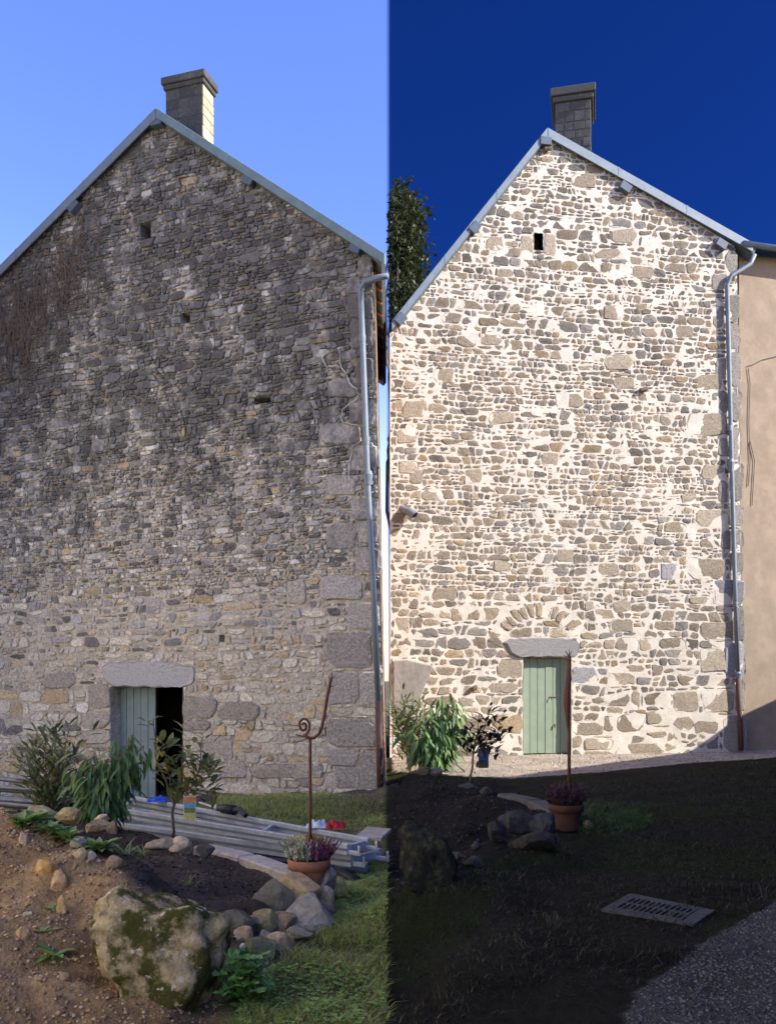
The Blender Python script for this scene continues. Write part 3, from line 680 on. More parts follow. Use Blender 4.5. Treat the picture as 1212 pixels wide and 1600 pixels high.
# side wall going straight back, rear, roof
def outer(H, root, pl, pr, apex, depth, sidem, rearm, zb, th=.35, xr=None, xl=None):
    """right and left side walls and rear gable, straight back from the front"""
    D = Vector((0, depth, 0)); L_, R_, T_ = H.W(pl[0], zb, -.02), H.W(pr[0], zb, -.02), H.W(*apex, -.02)
    Lt, Rt = H.W(pl[0], pl[1], -.02), H.W(pr[0], pr[1], -.02)
    Rb = H.W(pr[2], zb, -.02)
    m = MB(); m.add([Rb, Rb + D, Rt + D, Rt], [(0, 1, 2, 3)]); m.build('side_wall', sidem, root)
    m = MB(); m.add([L_, L_ + D, Lt + D, Lt], [(3, 2, 1, 0)]); m.build('side_wall', sidem, root)
    m = MB(); m.add([L_ + D, Rb + D, Rt + D, T_ + D, Lt + D], [(0, 1, 2, 3, 4)]); m.build('rear_wall', rearm, root)
outer(H1, house1, (out1[0][0], out1[4][1]), (out1[2][0], out1[2][1], out1[1][0]), out1[3], 6.0, M_wood, M_oldwall, zb1)
roof_slab(H1, house1, (-75, 492), (243, 170), .13, 6.4, M_slate); roof_slab(H1, house1, (602, 399), (243, 170), .13, 6.4, M_slate)
verge(H1, house1, 'verge_board', (-75, 490), (243, 168), 15, .16, M_zinc); verge(H1, house1, 'verge_board', (243.6, 168), (601, 396), 15, .16, M_fascia)
for c, an in (((243, 187), 0), ((112, 320), 40), ((386, 279), -33), ((554, 386), -33)): purlin(H1, house1, c, 20, 14, R(an), .15, M_zinc)
for k in range(9):                                       # rafters and boards under the right eave
    p = H1.W(out1[2][0], out1[2][1], 0) + Vector((-.02, .35 + k * .55, -.05))
    MB().box(p, Vector((.16, 0, -.10)), Vector((0, .07, 0)), Vector((0, 0, -.10))).build('rafter', M_wood, house1)
dk = lambda x, z, r: lum((.115, .112, .10), r.uniform(.7, 1.3))
chimney(H1, house1, (257, 136, 319, 212), (251, 117, 325, 136), R(-17), .42, M_oldstone, M_oldstone, .35, dk, (.46, .38, .25))  # right side blocks painted lighter to stand for sunlight
downpipe(H1, house1, [(606, 431, .14), (590, 434, .14), (570, 440, .12), (563, 452, .09), (566, 520, .09), (574, 745, .09), (583, 910, .09), (591, 1100, .09), (594, 1236, .09)], .05, (M_zinc, M_castiron), .09, [(566, 530, .09, 1), (572, 690, .09, 1), (575, 748, .09, 2.2), (584, 985, .09, 1)], 0)
crk = MB()
for pl in ([(505, 552), (508, 574), (524, 570), (533, 578)], [(527, 545), (535, 575), (545, 598), (560, 612), (556, 625), (535, 640), (534, 660), (560, 664), (562, 690), (548, 700), (545, 735), (552, 768), (560, 765)]):
    q = []
    for (x0, y0), (x1, y1) in zip(pl[:-1], pl[1:]):
        for t in (0, .33, .66): q.append(H1.P(x0 + (x1 - x0) * t + rnd.uniform(-3, 3), y0 + (y1 - y0) * t + rnd.uniform(-1.5, 1.5), .024))
    crk.tube(q, [rnd.uniform(.004, .016) for _ in q], 5, flat=.8)
crk.build('mortar_repair', M_lime, house1)
tw = MB(); rg = random.Random(8)                         # the dead creeper hanging on the upper left
for k in range(170):
    x = rg.triangular(-60, 185, 60); y = rg.uniform(300, 420) + max(0, (120 - x)) * .9; p = []; x += 0
    if y < 176 + (244 - x) * 1.04 + 15: y = 176 + (244 - x) * 1.04 + 15 + rg.uniform(0, 60)
    n = rg.randint(4, 9); dx = rg.uniform(-3, 3)
    for j in range(n):
        p.append(H1.P(x, y, .045 + rg.uniform(-.01, .03))); x += dx + rg.uniform(-6, 5); y += rg.uniform(8, 26)
    tw.tube(p, rg.uniform(.003, .007), 3, cap=False)
    if k % 9 == 0:
        tw.tube(p, [.013 - .010 * j / (n - 1) for j in range(n)], 5, cap=False)
        for j in range(1, n - 1): tw.tube([p[j], p[j] + H1.t * rg.uniform(-.3, .3) - Vector((0, 0, rg.uniform(.05, .3))), p[j] + H1.t * rg.uniform(-.5, .5) - Vector((0, 0, rg.uniform(.2, .6)))], .004, 3, cap=False)
for k in range(260):
    x = rg.triangular(-60, 180, 70); y = 300 + rg.triangular(0, 330, 100) + max(0, (110 - x)) * .6
    if y < 176 + (244 - x) * 1.04 + 12: continue
    p0 = H1.P(x, y, .05); a = rg.uniform(0, 6.28); l = rg.uniform(.02, .045); u = H1.t * math.cos(a) + Vector((0, 0, math.sin(a))); v_ = H1.n * .4 + u.cross(H1.n)
    tw.add([p0, p0 + u * l + v_ * l * .3, p0 + u * l * 2, p0 + u * l - v_ * l * .3], [(0, 1, 2, 3)])
cr = tw.build('dead_creeper', M_twig, base=True); tag(cr, 'dry brown creeper twigs clinging to the upper left of the grey gable', 'creeper')

# ---- right: the house after repointing
A2 = R(10); H2 = Gable(.09, 17.5, A2)
b2 = H2.P(880, 1183)
house2 = empty('stone_house', (b2.x, b2.y, 0), 'repointed stone gable house with wide cream mortar joints and a closed sage green door', 'house', None, A2)
xl2 = H2.px(609, 1000)[0]
out2 = [H2.px(*q) for q in ((609, 1200), (1163, 1200), (1150, 386), (856, 208), (609, 521))]
zb2 = -.12; out2[0] = (xl2, zb2); out2[1] = (out2[1][0], zb2); out2[4] = (xl2, out2[4][1])
a_, b_ = H2.px(817, 1027), H2.px(892, 1027); DOOR2 = (a_[0], b_[0], zb2, a_[1])
NICHES2 = [hole(H2, 834, 365, 848, 390)]
LINT2 = [(785, 1003), (795, 998), (850, 996), (900, 1000), (906, 1012), (900, 1026), (830, 1027), (805, 1028), (792, 1018)]
Q2 = [(1133, 392, 1152, 432), (1112, 428, 1136, 452), (1112, 478, 1130, 512), (1137, 462, 1155, 500), (1135, 505, 1156, 545), (1118, 560, 1134, 592), (1137, 550, 1157, 605), (1090, 585, 1128, 610), (1110, 612, 1137, 645), (1140, 610, 1158, 660), (1072, 646, 1134, 680), (1121, 680, 1138, 714), (1138, 668, 1158, 718), (1095, 728, 1130, 748), (1122, 750, 1137, 786), (1138, 725, 1160, 784), (1063, 772, 1088, 786), (1085, 796, 1136, 824), (1137, 790, 1160, 822), (1125, 828, 1160, 858), (1140, 862, 1162, 900), (1072, 872, 1132, 904), (1030, 880, 1060, 906), (1115, 906, 1162, 946), (1138, 950, 1163, 1000), (1075, 932, 1112, 944), (1092, 972, 1148, 1000), (1093, 1014, 1134, 1050), (1130, 1005, 1163, 1058), (1098, 1078, 1146, 1112), (1148, 1062, 1164, 1112), (1130, 1118, 1165, 1176), (1052, 1080, 1092, 1112), (985, 1080, 1000, 1108), (893, 1043, 932, 1070), (890, 1128, 942, 1148), (910, 1154, 958, 1172), (780, 1032, 814, 1060), (764, 1068, 808, 1082), (950, 1050, 992, 1070), (1085, 1126, 1122, 1146), (1103, 1148, 1122, 1170), (620, 672, 650, 692), (622, 722, 652, 740), (640, 735, 660, 755), (658, 765, 690, 782), (617, 965, 640, 990), (814, 368, 832, 405), (850, 365, 868, 400), (958, 590, 990, 606), (893, 272, 930, 294), (770, 1045, 780, 1046)][:-1]
ARCH2 = []
for k in range(13):
    a = R(156 - k * 11); cx_, cy_ = 842, 1010; r0, r1 = 46, 70; da = R(3.9)
    ARCH2.append([(cx_ + math.cos(a + da) * r0 * 1.12, cy_ - math.sin(a + da) * r0), (cx_ + math.cos(a - da) * r0 * 1.12, cy_ - math.sin(a - da) * r0), (cx_ + math.cos(a - da) * r1 * 1.12, cy_ - math.sin(a - da) * r1), (cx_ + math.cos(a + da) * r1 * 1.12, cy_ - math.sin(a + da) * r1)])
blk2 = [hp(DOOR2)] + [hp(n) for n in NICHES2] + [shape(H2, LINT2)] + [shape(H2, boxpts(*q, j=0)) for q in Q2] + [shape(H2, q) for q in ARCH2]
OLDREND = [(614, 1030), (650, 1032), (678, 1042), (660, 1078), (650, 1120), (645, 1175), (614, 1180)]
blk2.append(shape(H2, OLDREND))
face_sheet(H2, house2, 'mortar_face', out2, [DOOR2] + NICHES2, M_lime, .06, .012, 0, 41)
def rowh2(z): return .25 if z < 1.6 else (.175 if z < 3.2 else (.122 if z < 8 else .13))
rb = random.Random(19)
for k in range(30):                                      # bigger stones scattered through the courses
    px_, py_ = rb.uniform(625, 1110), rb.uniform(300, 1150); ww, hh = rb.uniform(24, 46), rb.uniform(15, 25); q = (px_, py_, px_ + ww, py_ + hh)
    if py_ < 210 + abs(px_ - 856) * 1.3 or (px_ + ww > 770 and px_ < 915 and py_ > 915): continue
    if any(q[0] < r[2] + 8 and q[2] > r[0] - 8 and q[1] < r[3] + 8 and q[3] > r[1] - 8 for r in Q2): continue
    Q2.append(q); blk2.append(shape(H2, boxpts(*q, j=0)))
cells = courses(out2, rowh2, lambda z, r: r.uniform(.02, .055) if z < 2 else r.choice((.012, .018, .026, .036)), blk2, 77, .3, .28, .16, (.7, .9, 1.1, 1.3, 1.6, 2.0, 2.6))
def col2(x, z, r):
    b = r.random(); base = (.30, .25, .185); hi = max(0, min(1, (z - 4) / 6))
    if b < .25: base = (.37, .305, .22)
    elif b < .45: base = (.27, .25, .22)
    elif b < .55: base = (.37, .28, .17)
    elif b < .65 + .15 * hi: base = (.20, .18, .145)
    return lum(base, r.uniform(.52, .92) * (1 - .22 * hi))
lay_stones(H2, house2, cells, M_newstone, col2, lambda z, r: r.uniform(-.001, .009), random.Random(6), .10, .010, .05, (.57, .52, .44), .38)
for q in Q2:
    gcol = (.24, .22, .19) if q[0] > 1100 else (.31, .265, .20)
    if q in ((1130, 1005, 1163, 1058), (1115, 906, 1162, 946), (893, 1043, 932, 1070), (1030, 880, 1060, 906)): gcol = (.27, .265, .265)
    quad_stone(H2, house2, 'quoin', boxpts(*q, j=1.6), rnd.uniform(.003, .010), M_newstone, lum(gcol, rnd.uniform(.8, 1.15)), jit=.03)
for k, q in enumerate(ARCH2):
    if k in (0, 7, 10, 12): continue
    e_ = rnd.uniform(.75, 1.0); q = [(q[0][0], q[0][1]), (q[1][0], q[1][1]), (q[1][0] + (q[2][0] - q[1][0]) * e_, q[1][1] + (q[2][1] - q[1][1]) * e_), (q[0][0] + (q[3][0] - q[0][0]) * e_, q[0][1] + (q[3][1] - q[0][1]) * e_)]
    quad_stone(H2, house2, 'arch_stone', q, .012, M_newstone, lum((.30, .24, .17), rnd.uniform(.85, 1.15)), jit=.03)
quad_stone(H2, house2, 'old_render', OLDREND, .012, M_oldwall, jit=.03, inset=.03)
quad_stone(H2, house2, 'lintel', LINT2, .03, M_granite2, rg=random.Random(2), jit=.015)
for c, sz in (((1003, 612), 16), ((740, 1077), 10), ((853, 236), 13)):
    p = H2.P(*c); v, f = [], []
    m = MB(); m.box(p - H2.t * sz / 160 - Vector((0, 0, .05)), H2.t * sz / 80 + Vector((0, 0, .05)), H2.n * .09, Vector((0, 0, .1)), col=(.15, .11, .08), bev=.03); m.build('projecting_stone', M_newstone, house2)
reveal(H2, house2, DOOR2, .34, M_lime)
for n in NICHES2:
    reveal(H2, house2, n, .25, M_newstone, 'niche_reveal', True); MB().box(H2.W(n[0] - .02, n[2] - .02, -.26), H2.t * (n[1] - n[0] + .04), -H2.n * .02, Vector((0, 0, n[3] - n[2] + .04))).build('niche_back', M_dark, house2)
plank_door(H2, house2, DOOR2[0] + .02, DOOR2[1] - .02, .0, DOOR2[3] - .01, .14, 6, M_greendoor, handle=(DOOR2[0] + .68, 1.15))
outer(H2, house2, (out2[0][0], out2[4][1]), (out2[2][0], out2[2][1], out2[1][0]), out2[3], 6.0, M_oldwall, M_oldwall, zb2)
roof_slab(H2, house2, (615, 503), (855, 203), .06, 6.3, M_slate); roof_slab(H2, house2, (1180, 390), (855, 203), .06, 6.3, M_slate)
verge(H2, house2, 'verge_board', (612, 501), (855, 199), 15, .09, M_zinc); verge(H2, house2, 'verge_board', (855.6, 199), (1176, 379), 15, .09, M_zinc)
for c, an in (((853, 219), 0), ((742, 354), 50), ((626, 497), 50), ((978, 291), -29), ((1128, 380), -29)): purlin(H2, house2, c, 18, 13, R(an), .12, M_zinc)
chimney(H2, house2, (868, 158, 921, 228), (862, 137, 930, 158), R(-13), .85, M_oldstone, M_oldstone, .35, dk)
downpipe(H2, house2, [(1178, 398, .10), (1172, 412, .10), (1142, 430, .09), (1135, 446, .07), (1137, 520, .07), (1142, 720, .07), (1147, 900, .07), (1152, 1056, .07), (1157, 1172, .07)], .046, (M_zinc, M_castiron), .07, [(1139, 670, .07, 1), (1141, 728, .07, 2.4), (1148, 945, .07, 1), (1152, 1055, .07, 1.2)], 0)
m = MB().tube([H2.P(628, 796, -.02), H2.P(640, 800, .14), H2.P(648, 806, .20)], [.07, .08, .085], 12, cap=False)
m.build('flue_pipe', M_zinc, house2, smooth=True); 
# rendered wing beyond the right corner, a little set back
W0 = H2.W(out2[1][0] + .02, zb2, -.25); W1 = Vector((W0.x + 4.5, W0.y + 1.2, zb2))
wing = empty('rendered_wing', ((W0.x + W1.x) / 2, (W0.y + W1.y) / 2, 0), 'beige rendered wall running on behind the downpipe at the far right', 'house')
tz = H2.P(1178, 392, -.3).z
MB().box(W0 + Vector((0, 0, 0)), W1 - W0, Vector((-.3, 3, 0)), Vector((0, 0, tz - zb2 - .1))).build('wall', M_plaster, wing)
MB().box(W0 + Vector((-.15, -.32, tz - zb2 - .08)), W1 - W0, Vector((-.3, 3.4, 1.2)), Vector((0, 0, .1))).build('roof', M_slate, wing)
MB().tube([W0 + Vector((-.05, -.36, tz - zb2 - .07)), W1 + Vector((-.05, -.36, tz - zb2 - .07))], .06, 10).build('gutter', M_zinc, wing, smooth=True)
def wp(px, py, d=.02):
    nn = (W1 - W0).cross(Vector((0, 0, 1))).normalized(); r = Vector(((px - CX) / F, 1, -(py - HY) / F)); k = (W0 + nn * d - Vector((0, 0, EYE))).dot(nn) / r.dot(nn); return Vector((0, 0, EYE)) + r * k
for pl in ([(1166, 572), (1175, 570), (1190, 562), (1215, 556)], [(1168, 575), (1171, 600), (1169, 660), (1171, 720), (1168, 760)], [(1171, 690), (1178, 720), (1174, 790)]):
    MB().tube([wp(*q) for q in pl], .007, 6).build('cable', M_black, wing)

# ---- unseen barn, shaped to shade both yards, and an added block behind the camera
barn = empty('shade_barn', (14, 5, 0), 'unseen tall dark barn on the right, shaped to shade both yards', 'barn')
m = MB()
for x, k in ((11.5, 0), (16.5, 0)): pass
def prism(yz, x0, x1, name, mt):
    n = len(yz); v = [(x0, y, z) for y, z in yz] + [(x1, y - .33 * (x1 - x0), z) for y, z in yz]
    f = [tuple(range(n)), tuple(range(n, 2 * n))[::-1]] + [(i, i + n, (i + 1) % n + n, (i + 1) % n) for i in range(n)]
    return mk(name, v, f, mt, barn)
M_barn = mat('dark_barn_stone', (.07, .065, .06), .95, n1=(3, .3))
prism([(-9, -1), (11.1, -1), (11.1, 12.2), (-9, 12.2)], 11.5, 16.5, 'wall', M_barn)
prism([(11.1, -1), (19, -1), (19, 2.9), (17.6, 3.55), (16.9, 3.6), (11.1, 6.5)], 11.5, 14.5, 'lean_to', M_barn)
prism([(-9.3, 12.2), (11.2, 12.2), (1, 14)], 11.4, 16.6, 'roof', M_slate)
prism([(-6, -1), (-1.2, -1), (-1.2, 7.5), (-6, 7.5)], 1.8, 11.5, 'sky_blocker', M_barn)  # added unseen block that hides sky from the right yard

# ---- added cream house, unseen at the left, that reflects sun into the left yard
cream = empty('fill_house', (-12, 1, -.3), 'added cream house, unseen, reflecting sun into the left yard', 'house')
M_cream = mat('cream_render', (.74, .66, .54), .95, n1=(2, .06), bump=(40, .2, .01)); 
def part_box(x0, y0, z0, x1, y1, z1, name, m, par): return MB().box((x0, y0, z0), (x1 - x0, 0, 0), (0, y1 - y0, 0), (0, 0, z1 - z0)).build(name, m, par)
part_box(-16, -14, -.6, -9, 14.5, 12.4, 'wall', M_cream, cream)
mk('roof', [(-8.7, -14.3, 12.4), (-8.7, 14.8, 12.4), (-12.5, 14.8, 15), (-12.5, -14.3, 15), (-16.3, -14.3, 12.4), (-16.3, 14.8, 12.4)], [(0, 1, 2, 3), (3, 2, 5, 4), (0, 3, 4), (1, 5, 2), (0, 4, 5, 1)], M_slate, cream)
for yq in (-8, -4, 0, 4, 8):
    for zq in (1.0, 4.8, 8.6):
        f_ = part_box(-8.99, yq - .55, zq, -8.95, yq + .55, zq + 1.5, 'window', M_white, cream)
        for a_ in (-.48, .04): part_box(-8.97, yq + a_, zq + .07, -8.94, yq + a_ + .44, zq + 1.43, 'pane', M_black, f_)
# ------------------------------------------------------------------ plants
def leaf_mesh(name, l, wd, fold, droop, cols, m, n=3):
    v = []; f = []; cc = []
    for i in range(n + 1):
        t = i / n; ww = wd * math.sin(math.pi * min(.97, .08 + t * .92)) ** .8; z = -droop * l * t * t
        for s in (-1, 0, 1): v.append((s * ww / 2, t * l, z + abs(s) * fold * ww))
        cc += [cols] * 3
    for i in range(n):
        for s in range(2): f.append((i * 3 + s, i * 3 + s + 1, i * 3 + s + 4, i * 3 + s + 3))
    me = bpy.data.meshes.new(name); me.from_pydata(v, [], f); a = me.color_attributes.new('Col', 'FLOAT_COLOR', 'POINT')
    c4 = np.ones((len(v), 4), np.float32); c4[:, :3] = np.array(cc); a.data.foreach_set('color', c4.ravel())
    me.polygons.foreach_set('use_smooth', [True] * len(me.polygons)); me.materials.append(m); return me
def place(me, name, parent, p, dirv, up=Vector((0, 0, 1)), sc=1):
    y = Vector(dirv).normalized(); x = y.cross(up)
    if x.length < 1e-3: x = Vector((1, 0, 0))
    x.normalize(); z = x.cross(y)
    M = Matrix((x, y, z)).transposed().to_4x4(); M = Matrix.Translation(p) @ M @ Matrix.Scale(sc, 4)
    o = bpy.data.objects.new(name, me); C.objects.link(o); o.parent = parent; o.matrix_local = winv(parent) @ M; return o
def bake(meshes, lst, name, parent, m):                  # many small leaves joined into one part
    mb = MB()
    for me, p, d, sc, roll in lst:
        y = Vector(d).normalized(); x = y.cross(Vector((0, 0, 1)))
        if x.length < 1e-3: x = Vector((1, 0, 0))
        x.normalize(); x = Matrix.Rotation(roll, 3, y) @ x; z = x.cross(y); vs = [Vector(p) + (x * q.co.x + y * q.co.y + z * q.co.z) * sc for q in me.vertices]
        c = me.color_attributes['Col'].data[0].color; k = len(mb.v); mb.add(vs, [tuple(f.vertices) for f in me.polygons], tuple(c[:3]))
    o = mb.build(name, m, parent, smooth=True); return o
def rv(rg, s=1): return Vector((rg.gauss(0, 1), rg.gauss(0, 1), rg.gauss(0, 1))).normalized() * s
def branch(mb, a, b, r0, r1, rg, n=5, wob=.04):
    a, b = Vector(a), Vector(b); L = (b - a).length; p = [a + (b - a) * (i / n) + (rv(rg, wob * L) if 0 < i < n else Vector()) for i in range(n + 1)]
    mb.tube(p, [r0 + (r1 - r0) * i / n for i in range(n + 1)], 6); return p
def small_tree(name, label, cat, base, stems, leaves, ncap, seed, leafdir, lsc, group=None, twr=.006, trunk=None):
    """stems = list of polylines (points) ; leaves grow along their outer part"""
    rg = random.Random(seed); o = empty(name, base, label, cat, group); mb = MB(); spots = []
    for st, r0, r1, nl, spread in stems:
        p = []
        for a, b in zip(st[:-1], st[1:]): p += branch(MB(), a, b, 1, 1, rg, 4, .05)[:-1]
        p.append(Vector(st[-1])); k = len(p); mb.tube(p, [r0 + (r1 - r0) * i / (k - 1) for i in range(k)], 6)
        for j in range(nl):
            t = rg.uniform(.25, 1) * (k - 1); i = min(k - 2, int(t)); q = p[i] + (p[i + 1] - p[i]) * (t - i)
            e = q + Vector((rg.gauss(0, spread), rg.gauss(0, spread), rg.gauss(0, spread * .8)))
            if spread > .03: mb.tube([q, (q + e) / 2 + rv(rg, .01), e], [twr * .6, twr * .4, twr * .3], 3, cap=False)
            spots.append((e, (e - q)))
    mb.build('trunk', M_bark, o, smooth=True)
    rg.shuffle(spots)
    for e, d in spots[:ncap]: place(rg.choice(leaves), 'leaf', o, e, leafdir(rg, d), sc=lsc * rg.uniform(.7, 1.25))
    if len(spots) > ncap:
        b = bake(None, [(rg.choice(leaves), e, leafdir(rg, d), lsc * rg.uniform(.7, 1.25), rg.uniform(-.6, .6)) for e, d in spots[ncap:]], 'foliage', o, M_leaf); b['kind'] = 'stuff'
    return o
peach = [leaf_mesh('leaf', .17, .038, .25, .35, c, M_leaf, 4) for c in ((.085, .175, .05), (.11, .21, .06), (.06, .125, .045), (.15, .25, .075))]
apple = [leaf_mesh('leaf', .10, .046, .2, .25, c, M_leaf) for c in ((.13, .19, .07), (.09, .15, .06), (.21, .25, .08), (.34, .32, .09))]
laurel = [leaf_mesh('leaf', .125, .04, .2, .15, c, M_leaf) for c in ((.10, .15, .06), (.14, .19, .075), (.26, .27, .10), (.07, .105, .05))]
shadeap = [leaf_mesh('leaf', .11, .052, .2, .25, c, M_leaf) for c in ((.028, .022, .016), (.035, .024, .018), (.022, .02, .014))]  # apple leaves darkened to stand for the shade over them
hang = lambda rg, d: Vector((d.x * .8 + rg.gauss(0, .07), d.y * .8 + rg.gauss(0, .07), -.08 - rg.random() * .09))
outw = lambda rg, d: d.normalized() + Vector((rg.gauss(0, .4), rg.gauss(0, .4), rg.uniform(-.2, .5)))
updir = lambda rg, d: Vector((d.x, d.y, abs(d.z))).normalized() + Vector((rg.gauss(0, .3), rg.gauss(0, .3), rg.uniform(.1, .8)))
def gp(px, py, Y): return ray(px, py, Y)
def ong(p): return Vector((p.x, p.y, g1(p.x, p.y)))
# left yard
Ys = 10.6; bs = ong(gp(78, 1285, Ys))
small_tree('evergreen_shrub', 'bushy broadleaf shrub with yellowish tips by the left foot of the grey gable', 'shrub', bs,
    [([bs, gp(78 + dx * .2, 1240, Ys), gp(78 + dx, y, Ys + dy)], .012, .004, 85, .10) for dx, y, dy in ((-30, 1160, .1), (-12, 1135, -.2), (10, 1130, .2), (30, 1140, 0), (42, 1165, -.1), (-38, 1190, .1), (20, 1175, -.3), (0, 1165, .3))], laurel, 300, 41, updir, 1.0)
Yp = 9.4; bs = ong(gp(152, 1296, Yp))
st = [([bs, gp(155, 1260, Yp), gp(170, 1225, Yp), gp(x, y, Yp + d)], .016, .004, 85, .085) for x, y, d in ((130, 1185, 0), (150, 1180, .15), (118, 1205, -.1), (120, 1225, .1), (205, 1160, 0), (190, 1170, -.15), (225, 1165, .1), (228, 1190, -.1), (215, 1195, .1), (160, 1215, -.2), (150, 1245, 0), (175, 1245, -.1), (195, 1215, 0))]
small_tree('peach_sapling', 'young peach tree with long drooping dark green leaves in front of the half open door', 'tree', bs, st, peach, 300, 42, hang, 1.05)
Ya = 8.9; bs = ong(gp(268, 1306, Ya)); f1 = gp(272, 1258, Ya)
st = [([bs, f1, gp(258, 1215, Ya), gp(243, 1180, Ya), gp(240, 1122, Ya)], .017, .004, 22, .045),
      ([f1, gp(285, 1240, Ya), gp(310, 1205, Ya + .1), gp(318, 1150, Ya + .1)], .012, .003, 42, .075), ([f1, gp(283, 1215, Ya - .1), gp(288, 1165, Ya - .1)], .008, .003, 24, .06),
      ([gp(285, 1240, Ya), gp(325, 1215, Ya), gp(335, 1190, Ya)], .007, .003, 34, .07), ([f1, gp(262, 1200, Ya), gp(255, 1160, Ya)], .007, .003, 16, .06), ([gp(285, 1240, Ya), gp(312, 1235, Ya), gp(338, 1240, Ya)], .006, .003, 24, .07)]
atree = small_tree('apple_sapling', 'sparse young fruit tree with yellow green leaves and thin forked stem beside the metal frames', 'tree', bs, st, apple, 300, 43, updir, 1.25)
# right yard
Ys = 15.9; bs = ong(gp(640, 1200, Ys))
small_tree('evergreen_shrub', 'sunlit olive green shrub against the left foot of the repointed gable', 'shrub', bs,
    [([bs, gp(635 + dx * .3, 1150, Ys), gp(638 + dx, y, Ys + dy)], .012, .004, 75, .11) for dx, y, dy in ((-22, 1110, .1), (-10, 1085, -.2), (8, 1088, .1), (20, 1100, 0), (28, 1120, -.1), (0, 1120, .1))], laurel, 240, 51, updir, 1.15)
Yp = 15.0; bs = ong(gp(676, 1207, Yp))
st = [([bs, gp(675, 1180, Yp), gp(682, 1150, Yp), gp(x, y, Yp + d)], .022, .005, 80, .11) for x, y, d in ((655, 1125, 0), (665, 1120, .15), (645, 1145, -.1), (650, 1165, .1), (705, 1105, 0), (695, 1110, -.15), (715, 1115, .1), (720, 1135, -.1), (708, 1140, .1), (668, 1160, -.2), (660, 1175, 0), (690, 1165, -.1), (693, 1085, 0))]
small_tree('peach_sapling', 'young peach tree with sunlit hanging green leaves left of the closed sage door', 'tree', bs, st, peach, 300, 52, hang, 1.5)
Ya = 13.4; bs = ong(gp(735, 1217, Ya)); f1 = gp(739, 1178, Ya)
st = [([bs, f1, gp(745, 1150, Ya), gp(748, 1115, Ya)], .018, .004, 26, .08), ([f1, gp(730, 1160, Ya), gp(735, 1135, Ya)], .009, .003, 20, .07), ([f1, gp(760, 1150, Ya), gp(778, 1118, Ya + .1)], .01, .003, 30, .08), ([f1, gp(765, 1165, Ya), gp(792, 1140, Ya)], .009, .003, 24, .07),
      ([f1, gp(770, 1155, Ya), gp(790, 1108, Ya)], .007, .003, 22, .06), ([f1, gp(765, 1172, Ya), gp(786, 1188, Ya)], .007, .003, 14, .05), ([f1, gp(722, 1150, Ya - .1)], .006, .003, 10, .06), ([f1, gp(755, 1140, Ya), gp(766, 1098, Ya)], .007, .003, 18, .06)]
dtree = small_tree('fruit_sapling', 'small fruit tree, its leaves coloured for shade, in front of the cream mortar wall', 'tree', bs, st, shadeap, 300, 53, updir, 1.2)
# plant tags hanging from the two fruit trees
def planttag(parent_p, px0, py0, px1, py1, Y, cols, label):
    a, b = gp(px0, py1, Y), gp(px1, py0, Y); o = empty('plant_tag', ((a.x + b.x) / 2, Y, a.z), label, 'plant tag'); h = b.z - a.z
    MB().box(a, Vector((b.x - a.x, 0, 0)), Vector((0, .003, 0)), Vector((0, 0, h))).build('card', mat('tag_card', cols[0], .5, n1=(30, .2), bump=None), o)
    z = a.z + .01
    for k, (c, fr) in enumerate(cols[1]):
        MB().box(Vector((a.x + .006, Y - .003, z)), Vector((b.x - a.x - .012, 0, 0)), Vector((0, .0025, 0)), Vector((0, 0, h * fr))).build('printed_band', mat('tag_print', c, .5, n1=(60, .4), bump=None), o); z += h * fr + .002
    MB().tube([gp((px0 + px1) / 2, py0, Y), gp((px0 + px1) / 2 - 6, py0 - 14, Y)], .002, 4).build('string', M_twig, o)
planttag(None, 287, 1244, 306, 1283, 8.85, ((.6, .58, .5), [((.45, .45, .15), .28), ((.12, .2, .07), .2), ((.15, .35, .55), .2), ((.6, .25, .09), .22)]), 'orange and green printed card tag hanging on the fork of the yellow leaved sapling')
planttag(None, 747, 1170, 763, 1200, 13.35, ((.05, .06, .08), [((.05, .07, .03), .25), ((.03, .06, .14), .3), ((.06, .09, .16), .3)]), 'dark blue printed card tag hanging beside the shade toned sapling')
# the tree behind the right roof
rg = random.Random(61); tb = Vector((.42, 31, -.1)); tr = empty('oak_tree', tb, 'dark leafy tree rising behind the left eave of the repointed house', 'tree')
mb = MB(); top = []
for k in range(26):
    px, py = rg.uniform(596, 648), rg.uniform(312, 520); lim = 618 + (py - 330) * .10 if py < 480 else 634
    e = gp(min(px, lim) , py, 31 + rg.uniform(-1, 1.2)); e.x = max(e.x, .35); top.append(e); branch(mb, tb + Vector((0, 0, 4 + rg.random() * 6)), e, .07, .02, rg, 5, .05)
mb.tube([tb, tb + Vector((0, 0, 5)), tb + Vector((.1, 0, 11)), tb + Vector((.2, 0, 15))], [.28, .22, .14, .06], 10); mb.build('trunk', M_bark, tr)
oak = [leaf_mesh('leaf', .16, .10, .15, .2, c, M_leaf, 2) for c in ((.025, .038, .014), (.035, .048, .017), (.02, .03, .012), (.05, .055, .02))]
sp = []
for e in top:
    for j in range(760):
        q = e + Vector((rg.gauss(0, .34), rg.gauss(0, .4), rg.gauss(0, .40)))
        if q.x > .12: sp.append((rg.choice(oak), q, rv(rg), rg.uniform(.7, 1.4), rg.uniform(-1, 1)))
bake(None, sp, 'crown', tr, M_leaf)['kind'] = 'stuff'

